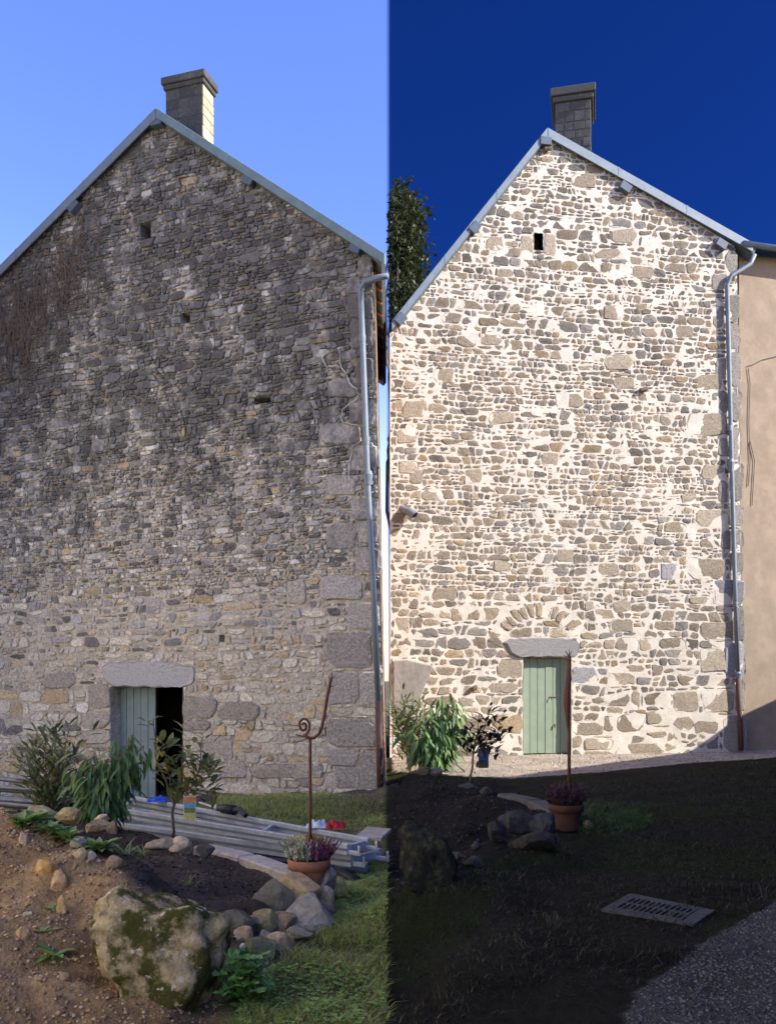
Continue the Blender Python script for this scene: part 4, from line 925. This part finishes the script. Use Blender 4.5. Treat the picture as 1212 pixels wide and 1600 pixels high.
# ------------------------------------------------------------------ scaffolding stack in the left yard
def lift(px, py, z):
    Y = (EYE - z) * F / (py - HY); return ray(px, py, Y)
def frame(name, label, p, z, hgt, ncross, group=None, deck=False, mt=None):
    """p = four pixel corners (near-left, near-right, far-right, far-left) of the frame's top at height z"""
    mt = mt or M_alu; nl, nr, fr, fl = [lift(*q, z) for q in p]; c = (nl + nr + fr + fl) / 4
    o = empty(name, (c.x, c.y, z - hgt), label, 'scaffold frame', group); up = Vector((0, 0, hgt))
    for a, b in ((nl, nr), (fl, fr)):
        d = (b - a).normalized(); s_ = Vector((-d.y, d.x, 0)) * .045
        ra = MB().box(a - up, b - a, s_, up, bev=.006).build('rail', mt, o)
        MB().box(a - up * .62 - s_ * .12, b - a, s_ * .1, up * .22).build('groove', M_zinc, ra)
    for k in range(ncross):
        t = k / (ncross - 1); a = nl + (nr - nl) * t; b = fl + (fr - fl) * t; d = (nr - nl).normalized() * .05
        MB().box(a - up * .85 + (b - a) * .07 - d * (1 if k == ncross - 1 else 0), (b - a) * .86, d, up * .7, bev=.006).build('crossbar', mt, o)
    for a, b in ((nr, fr),):
        for t in (.05, .9):
            q = a + (b - a) * t; d = (nr - nl).normalized()
            MB().box(q - up * .9, d * .12, Vector((0, .05, 0)), up * .35, bev=.005).box(q - up * .9 + d * .12, d * .03, Vector((0, .05, 0)), up * .8, bev=.005).build('hook', mt, o)
    if deck:
        k = 3
        for i in range(k):
            a = nl + (fl - nl) * (.1 + .8 * i / k); b = nr + (fr - nr) * (.1 + .8 * i / k)
            MB().box(a - up * .5, b - a, (fl - nl) * (.8 / k - .01), up * .3, bev=.004).build('deck_board', M_plank, o)
    return o
frame('scaffold_beam', 'upper open galvanised scaffold frame lying on the stack behind the pot', ((186, 1263), (542, 1319), (574, 1310), (206, 1244)), -.02, .11, 4)
frame('scaffold_beam', 'lower galvanised scaffold frame half hidden under the open one', ((176, 1284), (548, 1336), (592, 1326), (206, 1262)), -.15, .12, 3)
frame('scaffold_beam', 'bottom scaffold frame resting on the grass with a boarded deck', ((180, 1303), (552, 1345), (592, 1332), (206, 1280)), -.27, .09, 3, deck=True)
pb = MB(); a, b = lift(556, 1305, -.06), lift(596, 1309, -.06)
pl = MB().box(a - Vector((0, 0, .04)), b - a, Vector((.1, .55, 0)), Vector((0, 0, .04)), bev=.006).build('plank', M_plank, base=True); tag(pl, 'weathered timber plank end beside the scaffold frames next to the grey house corner', 'plank')
pl = MB().box(lift(545, 1322, -.2) - Vector((0, 0, .06)), Vector((.32, -.04, 0)), Vector((.02, .2, 0)), Vector((0, 0, .06)), bev=.006).build('plank', M_plank, base=True); tag(pl, 'lower grey plank poking out under the end of the scaffold frames', 'plank')
rg = random.Random(9); k = 0
lab = ['topmost', 'second', 'third', 'fourth', 'fifth', 'sixth', 'seventh', 'eighth', 'ninth', 'tenth', 'eleventh', 'lowest']
for row, (py, cnt) in enumerate(((1224, 3), (1238, 3), (1251, 3), (1263, 3))):
    for j in range(cnt):
        x1 = rg.uniform(96, 128) if row else rg.uniform(85, 105); zz = .12 - row * .10; Y = 11.4 + j * .12 - row * .25; y_ = py + rg.uniform(-3, 3)
        a = gp(x1, y_ + 4, Y); a2 = gp(-20, y_ - 6 + rg.uniform(-3, 3), Y + .5); t = MB().tube([a2, a], .029, 10, cap=False)
        t.tube([a, a - (a - a2).normalized() * .06], [.038, .038], 10, cap=False)
        o = t.build('scaffold_pole', M_pole, base=True, smooth=True); tag(o, lab[k] + ' dark metal scaffold tube in the pile left of the peach tree', 'scaffold pole', 'scaffold tubes piled at the left'); k += 1
# drill, cloths, blue sheet
p0, p1 = lift(312, 1254, .04), lift(334, 1261, .04); p2, p3 = lift(366, 1266, .04), lift(384, 1272, .03)
dr = empty('hammer_drill', ((p1 + p2) / 2), 'black hammer drill with long bit lying on the upper scaffold frame', 'drill')
MB().tube([p0, p1], .012, 8).build('drill_bit', M_alu, dr); MB().tube([p1, p1 + (p2 - p1) * .3, p1 + (p2 - p1) * .45, p2], [.03, .035, .055, .06], 12).build('motor_housing', M_black, dr, smooth=True)
MB().tube([p1 + (p2 - p1) * .12, p1 + (p2 - p1) * .26], .042, 12).build('chuck', M_alu, dr); MB().tube([p2, (p2 + p3) / 2 + Vector((0, 0, .03)), p3 - Vector((0, 0, .02))], [.04, .03, .03], 8).build('handle', M_black, dr)
def cloth(name, label, c, sx_, sy_, h, m, seed):
    n = 14; v = []
    for i in range(n + 1):
        for j in range(n + 1):
            u, w_ = i / n * 2 - 1, j / n * 2 - 1; e = max(0, 1 - (u * u) ** 1.5) * max(0, 1 - (w_ * w_) ** 1.5)
            q = noise.noise(Vector((u * 2.3 + seed, w_ * 2.3, seed))) ; v.append((c.x + u * sx_ * (1 + .2 * q), c.y + w_ * sy_ * (1 + .2 * q), c.z + h * (.5 + q) * e ** .5 + .003))
    f = [(i * (n + 1) + j, (i + 1) * (n + 1) + j, (i + 1) * (n + 1) + j + 1, i * (n + 1) + j + 1) for i in range(n) for j in range(n)]
    return tag(mk(name, v, f, m, smooth=True, base=True), label, 'cloth')
cloth('white_cloth', 'crumpled white cloth lying on the far rail of the scaffold frame', lift(495, 1292, -.01), .10, .10, .09, M_white, 3)
cloth('red_cloth', 'crumpled red cloth bundled beside the white one on the scaffold frame', lift(524, 1294, -.01), .10, .08, .09, M_red, 8)
cloth('plastic_sheet', 'small blue plastic sheet on the scaffold frame by the dark doorway', lift(246, 1252, -.01), .12, .10, .07, M_bluepl, 5)
for (x0, y0, x1, y1, lb) in ((520, 1368, 556, 1385, 'black pipe end lying in the grass right of the terracotta pot'), (522, 1360, 575, 1368, 'grey tube lying in the grass behind the black pipe end')):
    a, b = toground(x0, y0) + Vector((0, 0, .05)), toground(x1, y1) + Vector((0, 0, .05)); tag(MB().tube([a, b, b - (b - a) * .02], [.05, .05, .036], 12).build('pipe', M_black if y1 > 1375 else M_zinc, base=True, smooth=True), lb, 'pipe')
# concrete kerb along the bed
def kerb(pts, wd, th, z, label, seed, mt=None):
    for k, ((x0, y0), (x1, y1)) in enumerate(zip(pts[:-1], pts[1:])):
        a, b = lift(x0, y0, z), lift(x1, y1, z); d = (b - a); s_ = Vector((-d.y, d.x, 0)).normalized() * wd
        o = MB().box(a + d * .01 - Vector((0, 0, th)), d * .98, s_, Vector((0, 0, th)), bev=.015).build('kerb_stone', mt or M_concrete, base=True); tag(o, label[k], 'kerb stone', 'kerb stones along ' + seed)
kerb([(300, 1322), (372, 1338), (450, 1366)], .2, .16, -.04, ['pale kerb slab along the bed behind the yellow leaved sapling', 'pale kerb slab along the bed ending at the terracotta pot'], 'the left bed')
kerb([(775, 1240), (822, 1250), (872, 1275)], .22, .14, .16, ['dim kerb slab at the back of the shaded bed, left one of two', 'dim kerb slab touching the shaded flower pot'], 'the right bed', M_kerb_shade)

# ------------------------------------------------------------------ pots, heather, iron finials
def pot(name, label, px, pyt, pyb, wpx, Y, mt):
    c = gp(px, pyb, Y); r = wpx / 2 / F * Y; h = (pyb - pyt) / F * Y; o = empty(name, c, label, 'flower pot')
    v, f = lathe(c, [(r * .70, 0), (r * .78, h * .4), (r * .86, h * .70), (r * .87, h * .72), (r, h * .73), (r * 1.02, h * .98), (r * .98, h), (r * .9, h), (r * .88, h * .8)]); mk('pot_wall', v, f, mt, o, smooth=True)
    v, f = lathe(c, [(r * .89, h * .86), (r * .4, h * .9), (.001, h * .91)]); mk('potting_soil', v, f, M_dark, o); return o, c, r, h
def heather(label, c, r, h, zt, pal, seed, n=420):
    rg = random.Random(seed); base = c + Vector((0, 0, h * .9)); o = empty('heather_plant', base, label, 'plant'); m = MB(); fl = MB()
    for k in range(n):
        a = rg.uniform(0, 6.283); q = rg.random() ** .5 * r * .85; p = base + Vector((math.cos(a) * q, math.sin(a) * q, 0)); lean = Vector((math.cos(a), math.sin(a), 0)) * (q / r) * .6
        d = (Vector((0, 0, 1)) + lean + rv(rg, .25)).normalized(); L = zt * rg.uniform(.55, 1.1); e = p + d * L
        sect = (math.degrees(a) + 30) % 360; pc = pal[int(sect / 360 * len(pal)) % len(pal)] if rg.random() < .75 else rg.choice(pal)
        m.tube([p, e], [.003, .002], 3, col=(.05, .06, .03), cap=False)
        for t in range(9):
            z = .35 + .65 * t / 9; q_ = p + d * L * z; rr = .015 * (1.25 - z * .7); dd = rv(rg); 
            fl.add([q_ + dd * rr, q_ + dd.orthogonal().normalized() * rr + d * rr, q_ - dd * rr + d * rr * 1.5, q_ - dd.orthogonal().normalized() * rr], [(0, 1, 2, 3)], lum(pc, rg.uniform(.6, 1.4)))
    m.build('stems', M_leaf, o); f_ = fl.build('flowers', M_flower, o); f_['kind'] = 'stuff'; return o
_, pc, pr, ph = pot('terracotta_pot', 'terracotta pot planted with heather behind the stone edging', 483, 1341, 1397, 66, 7.15, M_terra)
heather('mixed heather with yellow, purple and white spikes in the terracotta pot', pc, pr, ph, .2, [(.30, .07, .17), (.60, .50, .07), (.58, .46, .06), (.48, .55, .34), (.55, .58, .42), (.28, .08, .17)], 71)
_, pc2, pr2, ph2 = pot('terracotta_pot', 'dark shaded flower pot at the foot of the thin iron rod', 884, 1256, 1296, 54, 9.0, M_pot_shade)
heather('dark heather filling the shaded pot', pc2, pr2, ph2, .24, [(.08, .03, .04), (.05, .03, .03), (.10, .04, .06)], 72, 300)
def finial(label, pts, Y, radii, rod, barbs, basept, rr=.013):
    o = empty('iron_finial', basept, label, 'garden ornament')
    MB().tube([basept, gp(*rod, Y)], rr, 8).build('rod', M_iron, o, smooth=True)
    if pts: MB().tube([gp(x, y, Y) for x, y in pts], radii, 8, flat=1.4).build('scroll', M_iron, o, smooth=True)
    for a, b in barbs: MB().tube([gp(*a, Y), gp(*b, Y)], [.007, .003], 5).build('barb', M_iron, o)
    return o
sp = []
for k in range(34):
    t = k / 33; a = R(200 + 620 * t); q = 2.5 + 10.5 * t ** 1.15; sp.append((474.5 + math.cos(a) * q * .82, 1134 + math.sin(a) * q * 1.15))
sp += [(478, 1150), (484, 1153.5), (491, 1153), (498, 1147), (503, 1135), (507, 1115), (511, 1090), (515, 1070), (517, 1061)]
finial('rusty iron rod with a curled scroll top standing in the heather pot', sp, 7.15, [.010] * 34 + [.013] * 9, (484.5, 1152), [((516, 1066), (519, 1050)), ((517, 1063), (522, 1056)), ((516, 1064), (513, 1056)), ((513, 1074), (521, 1072)), ((462, 1148), (484, 1153))], pc + Vector((.01, 0, ph * .86)))
finial('straight dark iron rod standing in the shaded pot in front of the closed door', None, 9.0, None, (888.5, 1024), [((888, 1026), (883, 1017)), ((888, 1026), (893, 1017)), ((888, 1030), (889, 1014)), ((884, 1032), (894, 1032))], pc2 + Vector((.03, 0, ph2 * .86)), .017)
MB  # (thickened upper part of the rod)
blade = MB().tube([gp(889, 1026, 9.0), gp(888, 1060, 9.0), gp(885, 1095, 9.0), gp(886, 1120, 9.0), gp(888, 1140, 9.0)], [.018, .028, .034, .022, .014], 8).build('scroll', M_iron, bpy.data.objects['iron_finial.001'], smooth=True)

# ------------------------------------------------------------------ rocks
def ico(n):
    import bmesh
    bm = bmesh.new(); bmesh.ops.create_icosphere(bm, subdivisions=n, radius=1); v = np.array([q.co[:] for q in bm.verts]); f = [tuple(x.index for x in q.verts) for q in bm.faces]; bm.free(); return v, f
ICO = {2: ico(2), 3: ico(3), 5: ico(5)}
def rock_geo(c, sx_, sy_, sz_, seed, sub=3, cuts=9, rough=.05, yaw=0, tilt=0):
    rs = np.random.RandomState(seed); v, f = ICO[sub]; v = v.copy()
    for _ in range(cuts):
        n = rs.normal(size=3); n /= np.linalg.norm(n); d = rs.uniform(.52, .85); k = v @ n - d; v -= np.where(k > 0, k, 0)[:, None] * n * .96
    for i in range(len(v)):
        q = v[i] / (np.linalg.norm(v[i]) + 1e-6); v[i] *= 1 + rough * noise.noise(Vector(q * 2.5) + Vector((seed, 0, 0))) * 2 + rough * .6 * noise.noise(Vector(q * 7) + Vector((seed, 3, 0)))
    v *= np.array([sx_, sy_, sz_]) / np.abs(v).max(0)
    M = np.array(Matrix.Rotation(yaw, 3, 'Z') @ Matrix.Rotation(tilt, 3, 'Y')); return v @ M.T + np.array(c), f
def rock(label, px, py, wpx, hpx, Y, col, seed, sub=3, cuts=9, rough=.05, tilt=0, name='rock', mt=None, group=None, deep=1.0):
    s = Y / F; c = gp(px, py, Y); v, f = rock_geo(c, wpx * .5 * s, wpx * .42 * s * deep, hpx * .5 * s, seed, sub, cuts, rough, rnd.uniform(-.15, .15), tilt)
    return tag(mk(name, v, f, mt or M_rock, smooth=False, cols=[col] * len(v), base=True), label, 'rock', group)
for k, a in enumerate(LR):
    if 19 <= k < 31: a = (*a[:5], toground(a[1], a[2] + a[4] * .2).y + .02, *a[6:])
    e = 1.4 if k < 19 else 1.15; rock(a[0], a[1], a[2], a[3] * e, a[4] * e, a[5], (a[6][0] * 1.5, a[6][1] * 1.38, a[6][2] * 1.12), a[7], group='rocks round the left bed', cuts=14, rough=.03)
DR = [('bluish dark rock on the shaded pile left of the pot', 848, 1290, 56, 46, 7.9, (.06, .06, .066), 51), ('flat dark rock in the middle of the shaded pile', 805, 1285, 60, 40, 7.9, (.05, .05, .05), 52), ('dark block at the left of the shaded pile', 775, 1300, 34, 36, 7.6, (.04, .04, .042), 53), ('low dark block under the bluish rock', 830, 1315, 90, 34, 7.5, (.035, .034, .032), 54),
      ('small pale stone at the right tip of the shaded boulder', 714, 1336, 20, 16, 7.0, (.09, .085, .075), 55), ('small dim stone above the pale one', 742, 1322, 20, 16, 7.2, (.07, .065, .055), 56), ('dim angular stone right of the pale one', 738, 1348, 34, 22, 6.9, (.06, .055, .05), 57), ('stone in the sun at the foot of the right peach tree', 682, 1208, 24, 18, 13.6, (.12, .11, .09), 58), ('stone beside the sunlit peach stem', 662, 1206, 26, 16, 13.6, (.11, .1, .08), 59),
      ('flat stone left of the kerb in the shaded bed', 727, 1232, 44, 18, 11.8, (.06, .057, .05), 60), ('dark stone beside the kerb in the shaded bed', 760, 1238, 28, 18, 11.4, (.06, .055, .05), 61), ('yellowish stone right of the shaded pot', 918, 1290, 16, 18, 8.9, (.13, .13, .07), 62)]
for a in DR: rock(a[0], a[1], a[2], a[3], a[4], a[5], a[6], a[7], group='rocks round the right bed')  # most of these rock colours include the right yard's shade
def boulder(label, px, py, wpx, hpx, Y, col, seed, mt, deep, lean, cuts=6, rough=.085):
    k = Y / F; c = gp(px, py, Y); v, f = rock_geo((0, 0, 0), 1, 1, 1, seed, 5, cuts, rough); e = np.clip(.25 - v[:, 2], 0, 1)[:, None]
    v[:, :2] *= 1 + .35 * e; v[:, 0] += lean * v[:, 2]; v /= np.abs(v).max(0); v = v * np.array([wpx * .5 * k, wpx * .5 * k * deep, hpx * .5 * k]) + np.array(c)
    return tag(mk('boulder', v, f, mt, smooth=True, cols=[col] * len(v), base=True), label, 'rock')
boulder('huge rounded boulder covered with moss and lichen below the bed', 252, 1500, 226, 258, 5.15, (.3, .24, .13), 131, M_boulder, .75, -.12)
boulder('long dark boulder lying in the shade at the left of the yard', 664, 1335, 104, 130, 6.5, (.025, .026, .02), 95, M_rock, .8, -.35)  # boulder colour lowered to stand for the shade it lies in
# drain grate in the right yard
gq = [toground(*q) for q in ((957, 1424), (1064, 1441), (1090, 1425), (990, 1405))]; zg = .010
for q in gq: q.z = zg
def gb(u, v): return (gq[0] * (1 - u) + gq[1] * u) * (1 - v) + (gq[3] * (1 - u) + gq[2] * u) * v
cg = gb(.5, .5); gr = empty('drain_grate', (cg.x, cg.y, zg - .03), 'rectangular slotted drain grate set in the dark ground', 'drain')
M_gr = mat('grate_iron', (.075, .075, .072), .9, n1=(30, .3), spec=.1); 
def gbox(u0, v0, u1, v1, name, h, m, dz=0):
    p = [gb(u0, v0), gb(u1, v0), gb(u1, v1), gb(u0, v1)]; v = [q + Vector((0, 0, dz - h)) for q in p] + [q + Vector((0, 0, dz)) for q in p]
    return mk(name, v, [(0, 3, 2, 1), (4, 5, 6, 7), (0, 1, 5, 4), (1, 2, 6, 5), (2, 3, 7, 6), (3, 0, 4, 7)], m, gr)
gbox(-.13, -.16, 1.2, -.002, 'concrete_rim', .05, M_gr, .004); gbox(-.13, 1.002, 1.2, 1.2, 'concrete_rim', .05, M_gr, .004); gbox(-.13, 0, -.002, 1, 'concrete_rim', .05, M_gr, .004); gbox(1.002, 0, 1.2, 1, 'concrete_rim', .05, M_gr, .004)
gbox(0, 0, 1, 1, 'sump', .01, M_dark, -.004)
for v0, v1 in ((0, .07), (.47, .55), (.93, 1)): gbox(0, v0, 1, v1, 'frame_bar', .03, M_gr, .008)
for k in range(13):
    u = k / 12
    for v0, v1 in ((.072, .468), (.552, .928)): gbox(u * .965, v0, u * .965 + .03, v1, 'bar', .03, M_gr, .0085)

# ------------------------------------------------------------------ grass, weeds, soil crumbs, gravel
def scatter(poly, n, seed, sd=None):                      # random ground points whose picture falls inside poly (uniform on the ground)
    rs = np.random.RandomState(seed); P = np.array(poly, float); o = []; tot = 0
    cor = np.array([toground(x, min(1640, max(1090, y)))[:] for x, y in poly]); x0, y0 = cor[:, :2].min(0) - .3; x1, y1 = cor[:, :2].max(0) + .3
    while tot < n:
        X = rs.uniform(x0, x1, n * 3); Y = rs.uniform(max(2.5, y0), y1, n * 3); Z = gz(X, Y); px, py = proj(X, Y, Z); k = inpoly(px, py, poly); Z = Z + relief(X, Y, px, py)
        o.append(np.stack([X[k], Y[k], Z[k]], -1)); tot += k.sum()
        if k.sum() == 0: break
    return np.concatenate(o)[:n]
def blades(name, polys, hmin, hmax, wd, pal, seed, label=None):
    rs = np.random.RandomState(seed); V, Fc, Cc = [], [], []; off = 0
    for poly, n in polys:
        P = scatter(poly, n, seed); n = len(P); P[:, 2] -= .012; cl = vnoise(P[:, 0], P[:, 1], .25, seed) + .5
        h = rs.uniform(hmin, hmax, n) * (.45 + 1.1 * cl); a = rs.uniform(0, 6.283, n); ln = rs.uniform(.4, 1.7, n) * h; b = rs.uniform(0, 6.283, n)
        w_ = wd * rs.uniform(.6, 1.3, n); s_ = np.stack([np.cos(a) * w_, np.sin(a) * w_, np.zeros(n)], -1); L = np.stack([np.cos(b) * ln, np.sin(b) * ln, np.zeros(n)], -1)
        up = np.stack([np.zeros(n), np.zeros(n), h], -1)
        vv = np.stack([P - s_, P + s_, P + L * .35 + up * .62 + s_ * .7, P + L * .35 + up * .62 - s_ * .7, P + L + up * .85], 1); V.append(vv.reshape(-1, 3))
        i = np.arange(n)[:, None] * 5 + off; Fc.append(np.concatenate([i + [0, 1, 2], i + [0, 2, 3], i + [3, 2, 4]], 0)); off += 5 * n
        pc_ = np.array(pal)[rs.randint(0, len(pal), n)] * (rs.uniform(.7, 1.25, n) * (.75 + .5 * (vnoise(P[:, 0], P[:, 1], .6, seed + 5) + .5)))[:, None]; Cc.append(np.repeat(pc_, 5, 0))
    o = mk(name, np.concatenate(V), np.concatenate(Fc), M_grass, cols=np.concatenate(Cc)); return tag(o, label, None, None, 'stuff')
LAWN_A = [(335, 1244), (598, 1240), (602, 1304), (420, 1290), (345, 1268)]
LAWN_B = [(604, 1345), (604, 1612), (350, 1612), (425, 1512), (520, 1440), (532, 1380)]
gp1 = [(.28, .36, .075), (.33, .40, .085), (.20, .29, .06), (.38, .38, .10), (.40, .34, .16)]
blades('lawn_grass', [(LAWN_A, 15000), (LAWN_B, 15000)], .03, .085, .0035, gp1, 81)
P = scatter(LAWN_B, 2600, 86); Q_ = scatter(LAWN_A, 1500, 87); P = np.concatenate([P, Q_]); rs = np.random.RandomState(88); keep = vnoise(P[:, 0], P[:, 1], .3, 12) > -.08; P = P[keep]; V, Cc = [], []
for p in P:                                              # clover and broad leaved weeds in the turf
    a0 = rs.uniform(0, 6.28); hh = rs.uniform(.015, .06); r_ = rs.uniform(.010, .022); c_ = np.array([(.24, .38, .08), (.30, .43, .10), (.17, .29, .065)][rs.randint(3)]) * rs.uniform(.8, 1.2)
    for k in range(3):
        a = a0 + k * 2.1; d = np.array([math.cos(a), math.sin(a), rs.uniform(-.1, .4)]); n_ = np.array([-math.sin(a), math.cos(a), 0]); o_ = p + np.array([0, 0, hh])
        V += [o_, o_ + d * r_ * .6 + n_ * r_ * .5, o_ + d * r_ * 1.15, o_ + d * r_ * .6 - n_ * r_ * .5]; Cc += [c_] * 4
tag(mk('clover', V, np.arange(len(V)).reshape(-1, 4), M_leaf, cols=np.array(Cc)), kind='stuff')
LAWN_C = [(608, 1380), (900, 1300), (900, 1225), (1230, 1185), (1230, 1400), (1000, 1540), (608, 1612)]
blades('rough_grass', [(LAWN_C, 26000)], .02, .06, .0035, [(.022, .034, .012), (.03, .03, .016), (.06, .052, .034), (.018, .024, .010)], 82)  # blade colours darkened in place of shade
blades('rough_grass', [([(905, 1250), (1010, 1262), (1020, 1290), (960, 1312), (905, 1305)], 2500)], .03, .09, .004, [(.05, .10, .022), (.04, .075, .02)], 83)
def pebbles(name, poly, n, r0, r1, pal, seed):
    P = scatter(poly, n, seed); rs = np.random.RandomState(seed); n = len(P); v0 = np.array([(1, 0, 0), (-1, 0, 0), (0, 1, 0), (0, -1, 0), (0, 0, 1), (0, 0, -1)], float)
    f0 = np.array([(0, 2, 4), (2, 1, 4), (1, 3, 4), (3, 0, 4), (2, 0, 5), (1, 2, 5), (3, 1, 5), (0, 3, 5)]); r = r0 + (r1 - r0) * rs.rand(n) ** 3
    vv = v0[None] * (r[:, None, None] * rs.uniform(.6, 1.3, (n, 6, 1))) * np.array([1, 1, .65]); a = rs.uniform(0, 6.283, n); ca, sa = np.cos(a)[:, None], np.sin(a)[:, None]
    x = vv[..., 0] * ca - vv[..., 1] * sa; y = vv[..., 0] * sa + vv[..., 1] * ca; vv = np.stack([x, y, vv[..., 2]], -1) + rs.uniform(-.2, .2, (n, 6, 3)) * r[:, None, None] + P[:, None]
    ff = (f0[None] + np.arange(n)[:, None, None] * 6).reshape(-1, 3); cc = np.repeat(np.array(pal)[rs.randint(0, len(pal), n)] * rs.uniform(.7, 1.3, (n, 1)), 6, 0)
    return tag(mk(name, vv.reshape(-1, 3), ff, M_pebble, cols=cc), kind='stuff')
pebbles('soil_crumbs', BED, 12000, .004, .022, [(.055, .042, .032), (.07, .055, .042), (.04, .032, .026), (.12, .10, .085)], 91)
pebbles('bank_crumbs', BANK, 9000, .002, .020, [(.36, .24, .12), (.42, .29, .16), (.25, .165, .085), (.46, .35, .22)], 92)
pebbles('shade_toned_crumbs', BED_R, 6000, .006, .035, [(.02, .018, .016), (.03, .028, .026), (.045, .042, .04)], 93)  # crumbs toned down to match the painted shade of the bed
pebbles('yard_gravel', STRIP_R, 9000, .006, .03, [(.36, .31, .25), (.45, .40, .33), (.28, .24, .19), (.2, .17, .13)], 94)
pebbles('path_gravel', GRAVEL_R, 6000, .004, .016, [(.09, .09, .085), (.12, .12, .115), (.06, .06, .056)], 95)  # pebbles darkened like the shade-coloured path below
weed = [leaf_mesh('leaf', .06, .026, .2, .3, c, M_leaf) for c in ((.17, .31, .08), (.21, .36, .10), (.27, .33, .12))]
def weedclump(label, px, py, n, sc, seed, name='weed', wide=.5, mesh=None):
    rg = random.Random(seed); b = toground(px, py); o = empty(name, b, label, 'plant'); 
    for k in range(n):
        a = rg.uniform(0, 6.283); d = Vector((math.cos(a), math.sin(a), rg.uniform(.2, 1.3))); p = b + Vector((rg.gauss(0, .02), rg.gauss(0, .02), .01)) * (1 if wide < 1 else wide)
        place(rg.choice(mesh or weed), 'leaf', o, p, d, sc=sc * rg.uniform(.6, 1.3))
for a in [('leafy weed at the left on top of the bank', 42, 1290, 60, 1.9, 1), ('leafy weed on top of the bank under the tubes', 62, 1284, 60, 1.9, 2), ('weed trailing over the bank between the stones', 106, 1318, 60, 1.9, 3), ('bright weed clump right of the white oval stone', 155, 1332, 60, 1.9, 4), ('low weed beside the ochre stone on the bank', 82, 1302, 45, 1.7, 5), ('tiny weed in the middle of the bank', 80, 1425, 12, .8, 6), ('bright green weed low on the bank', 85, 1500, 18, 1.9, 7), ('small weed at the boulder foot on the bank', 68, 1460, 12, .8, 8)]: weedclump(*a)
gras = [leaf_mesh('leaf', .14, .008, .1, .2, c, M_leaf) for c in ((.2, .3, .09), (.26, .34, .11))]
for a in [('grass tuft in the bed behind the boulder', 194, 1338, 22, 1.0, 11), ('grass tuft in the bed right of the first tuft', 225, 1338, 20, 1.0, 12), ('small grass tuft in the bed near the kerb', 300, 1385, 14, .8, 13), ('pale grass tuft at the foot of the edging', 448, 1470, 18, .9, 14)]: weedclump(*a, name='grass_tuft', mesh=gras)
# geranium in the lower middle
def lobed(col, r=.035):
    v = [(0, 0, 0)]; n = 15
    for i in range(n + 1):
        a = -2.6 + 5.2 * i / n; q = r * (1 + .22 * math.cos(a * 7)) * (1 if i % 3 else .75); v.append((math.sin(a) * q, r * .2 + math.cos(a) * q, .006 * math.cos(a * 5) + .15 * q))
    me = bpy.data.meshes.new('leaf'); me.from_pydata(v, [], [(0, i, i + 1) for i in range(1, n + 1)]); a = me.color_attributes.new('Col', 'FLOAT_COLOR', 'POINT'); c4 = np.ones((len(v), 4), np.float32); c4[:, :3] = col; a.data.foreach_set('color', c4.ravel()); me.materials.append(M_leaf); return me
ger = [lobed(c, .042) for c in ((.12, .27, .07), (.16, .33, .085), (.21, .38, .10), (.09, .20, .06))]
rg = random.Random(77); bg_ = toground(382, 1560); o = empty('geranium_plant', bg_, 'bright green geranium with lobed leaves growing beside the mossy boulder', 'plant'); sm = MB()
for k in range(190):
    px, py = rg.gauss(382, 17), rg.gauss(1528, 18); 
    if py < 1488 or px < 338 or px > 424: continue
    p = gp(px, py, bg_.y - .12 + rg.uniform(-.12, .2)); sm.tube([bg_, (p + bg_) / 2 + rv(rg, .01), p], .002, 3, col=(.09, .12, .04), cap=False)
    place(rg.choice(ger), 'leaf', o, p, Vector((rg.gauss(0, 1), rg.gauss(-.3, 1), rg.uniform(-.2, .5))), sc=rg.uniform(.7, 1.25))
sm.build('stems', M_leaf, o)
bpy.context.view_layer.update()
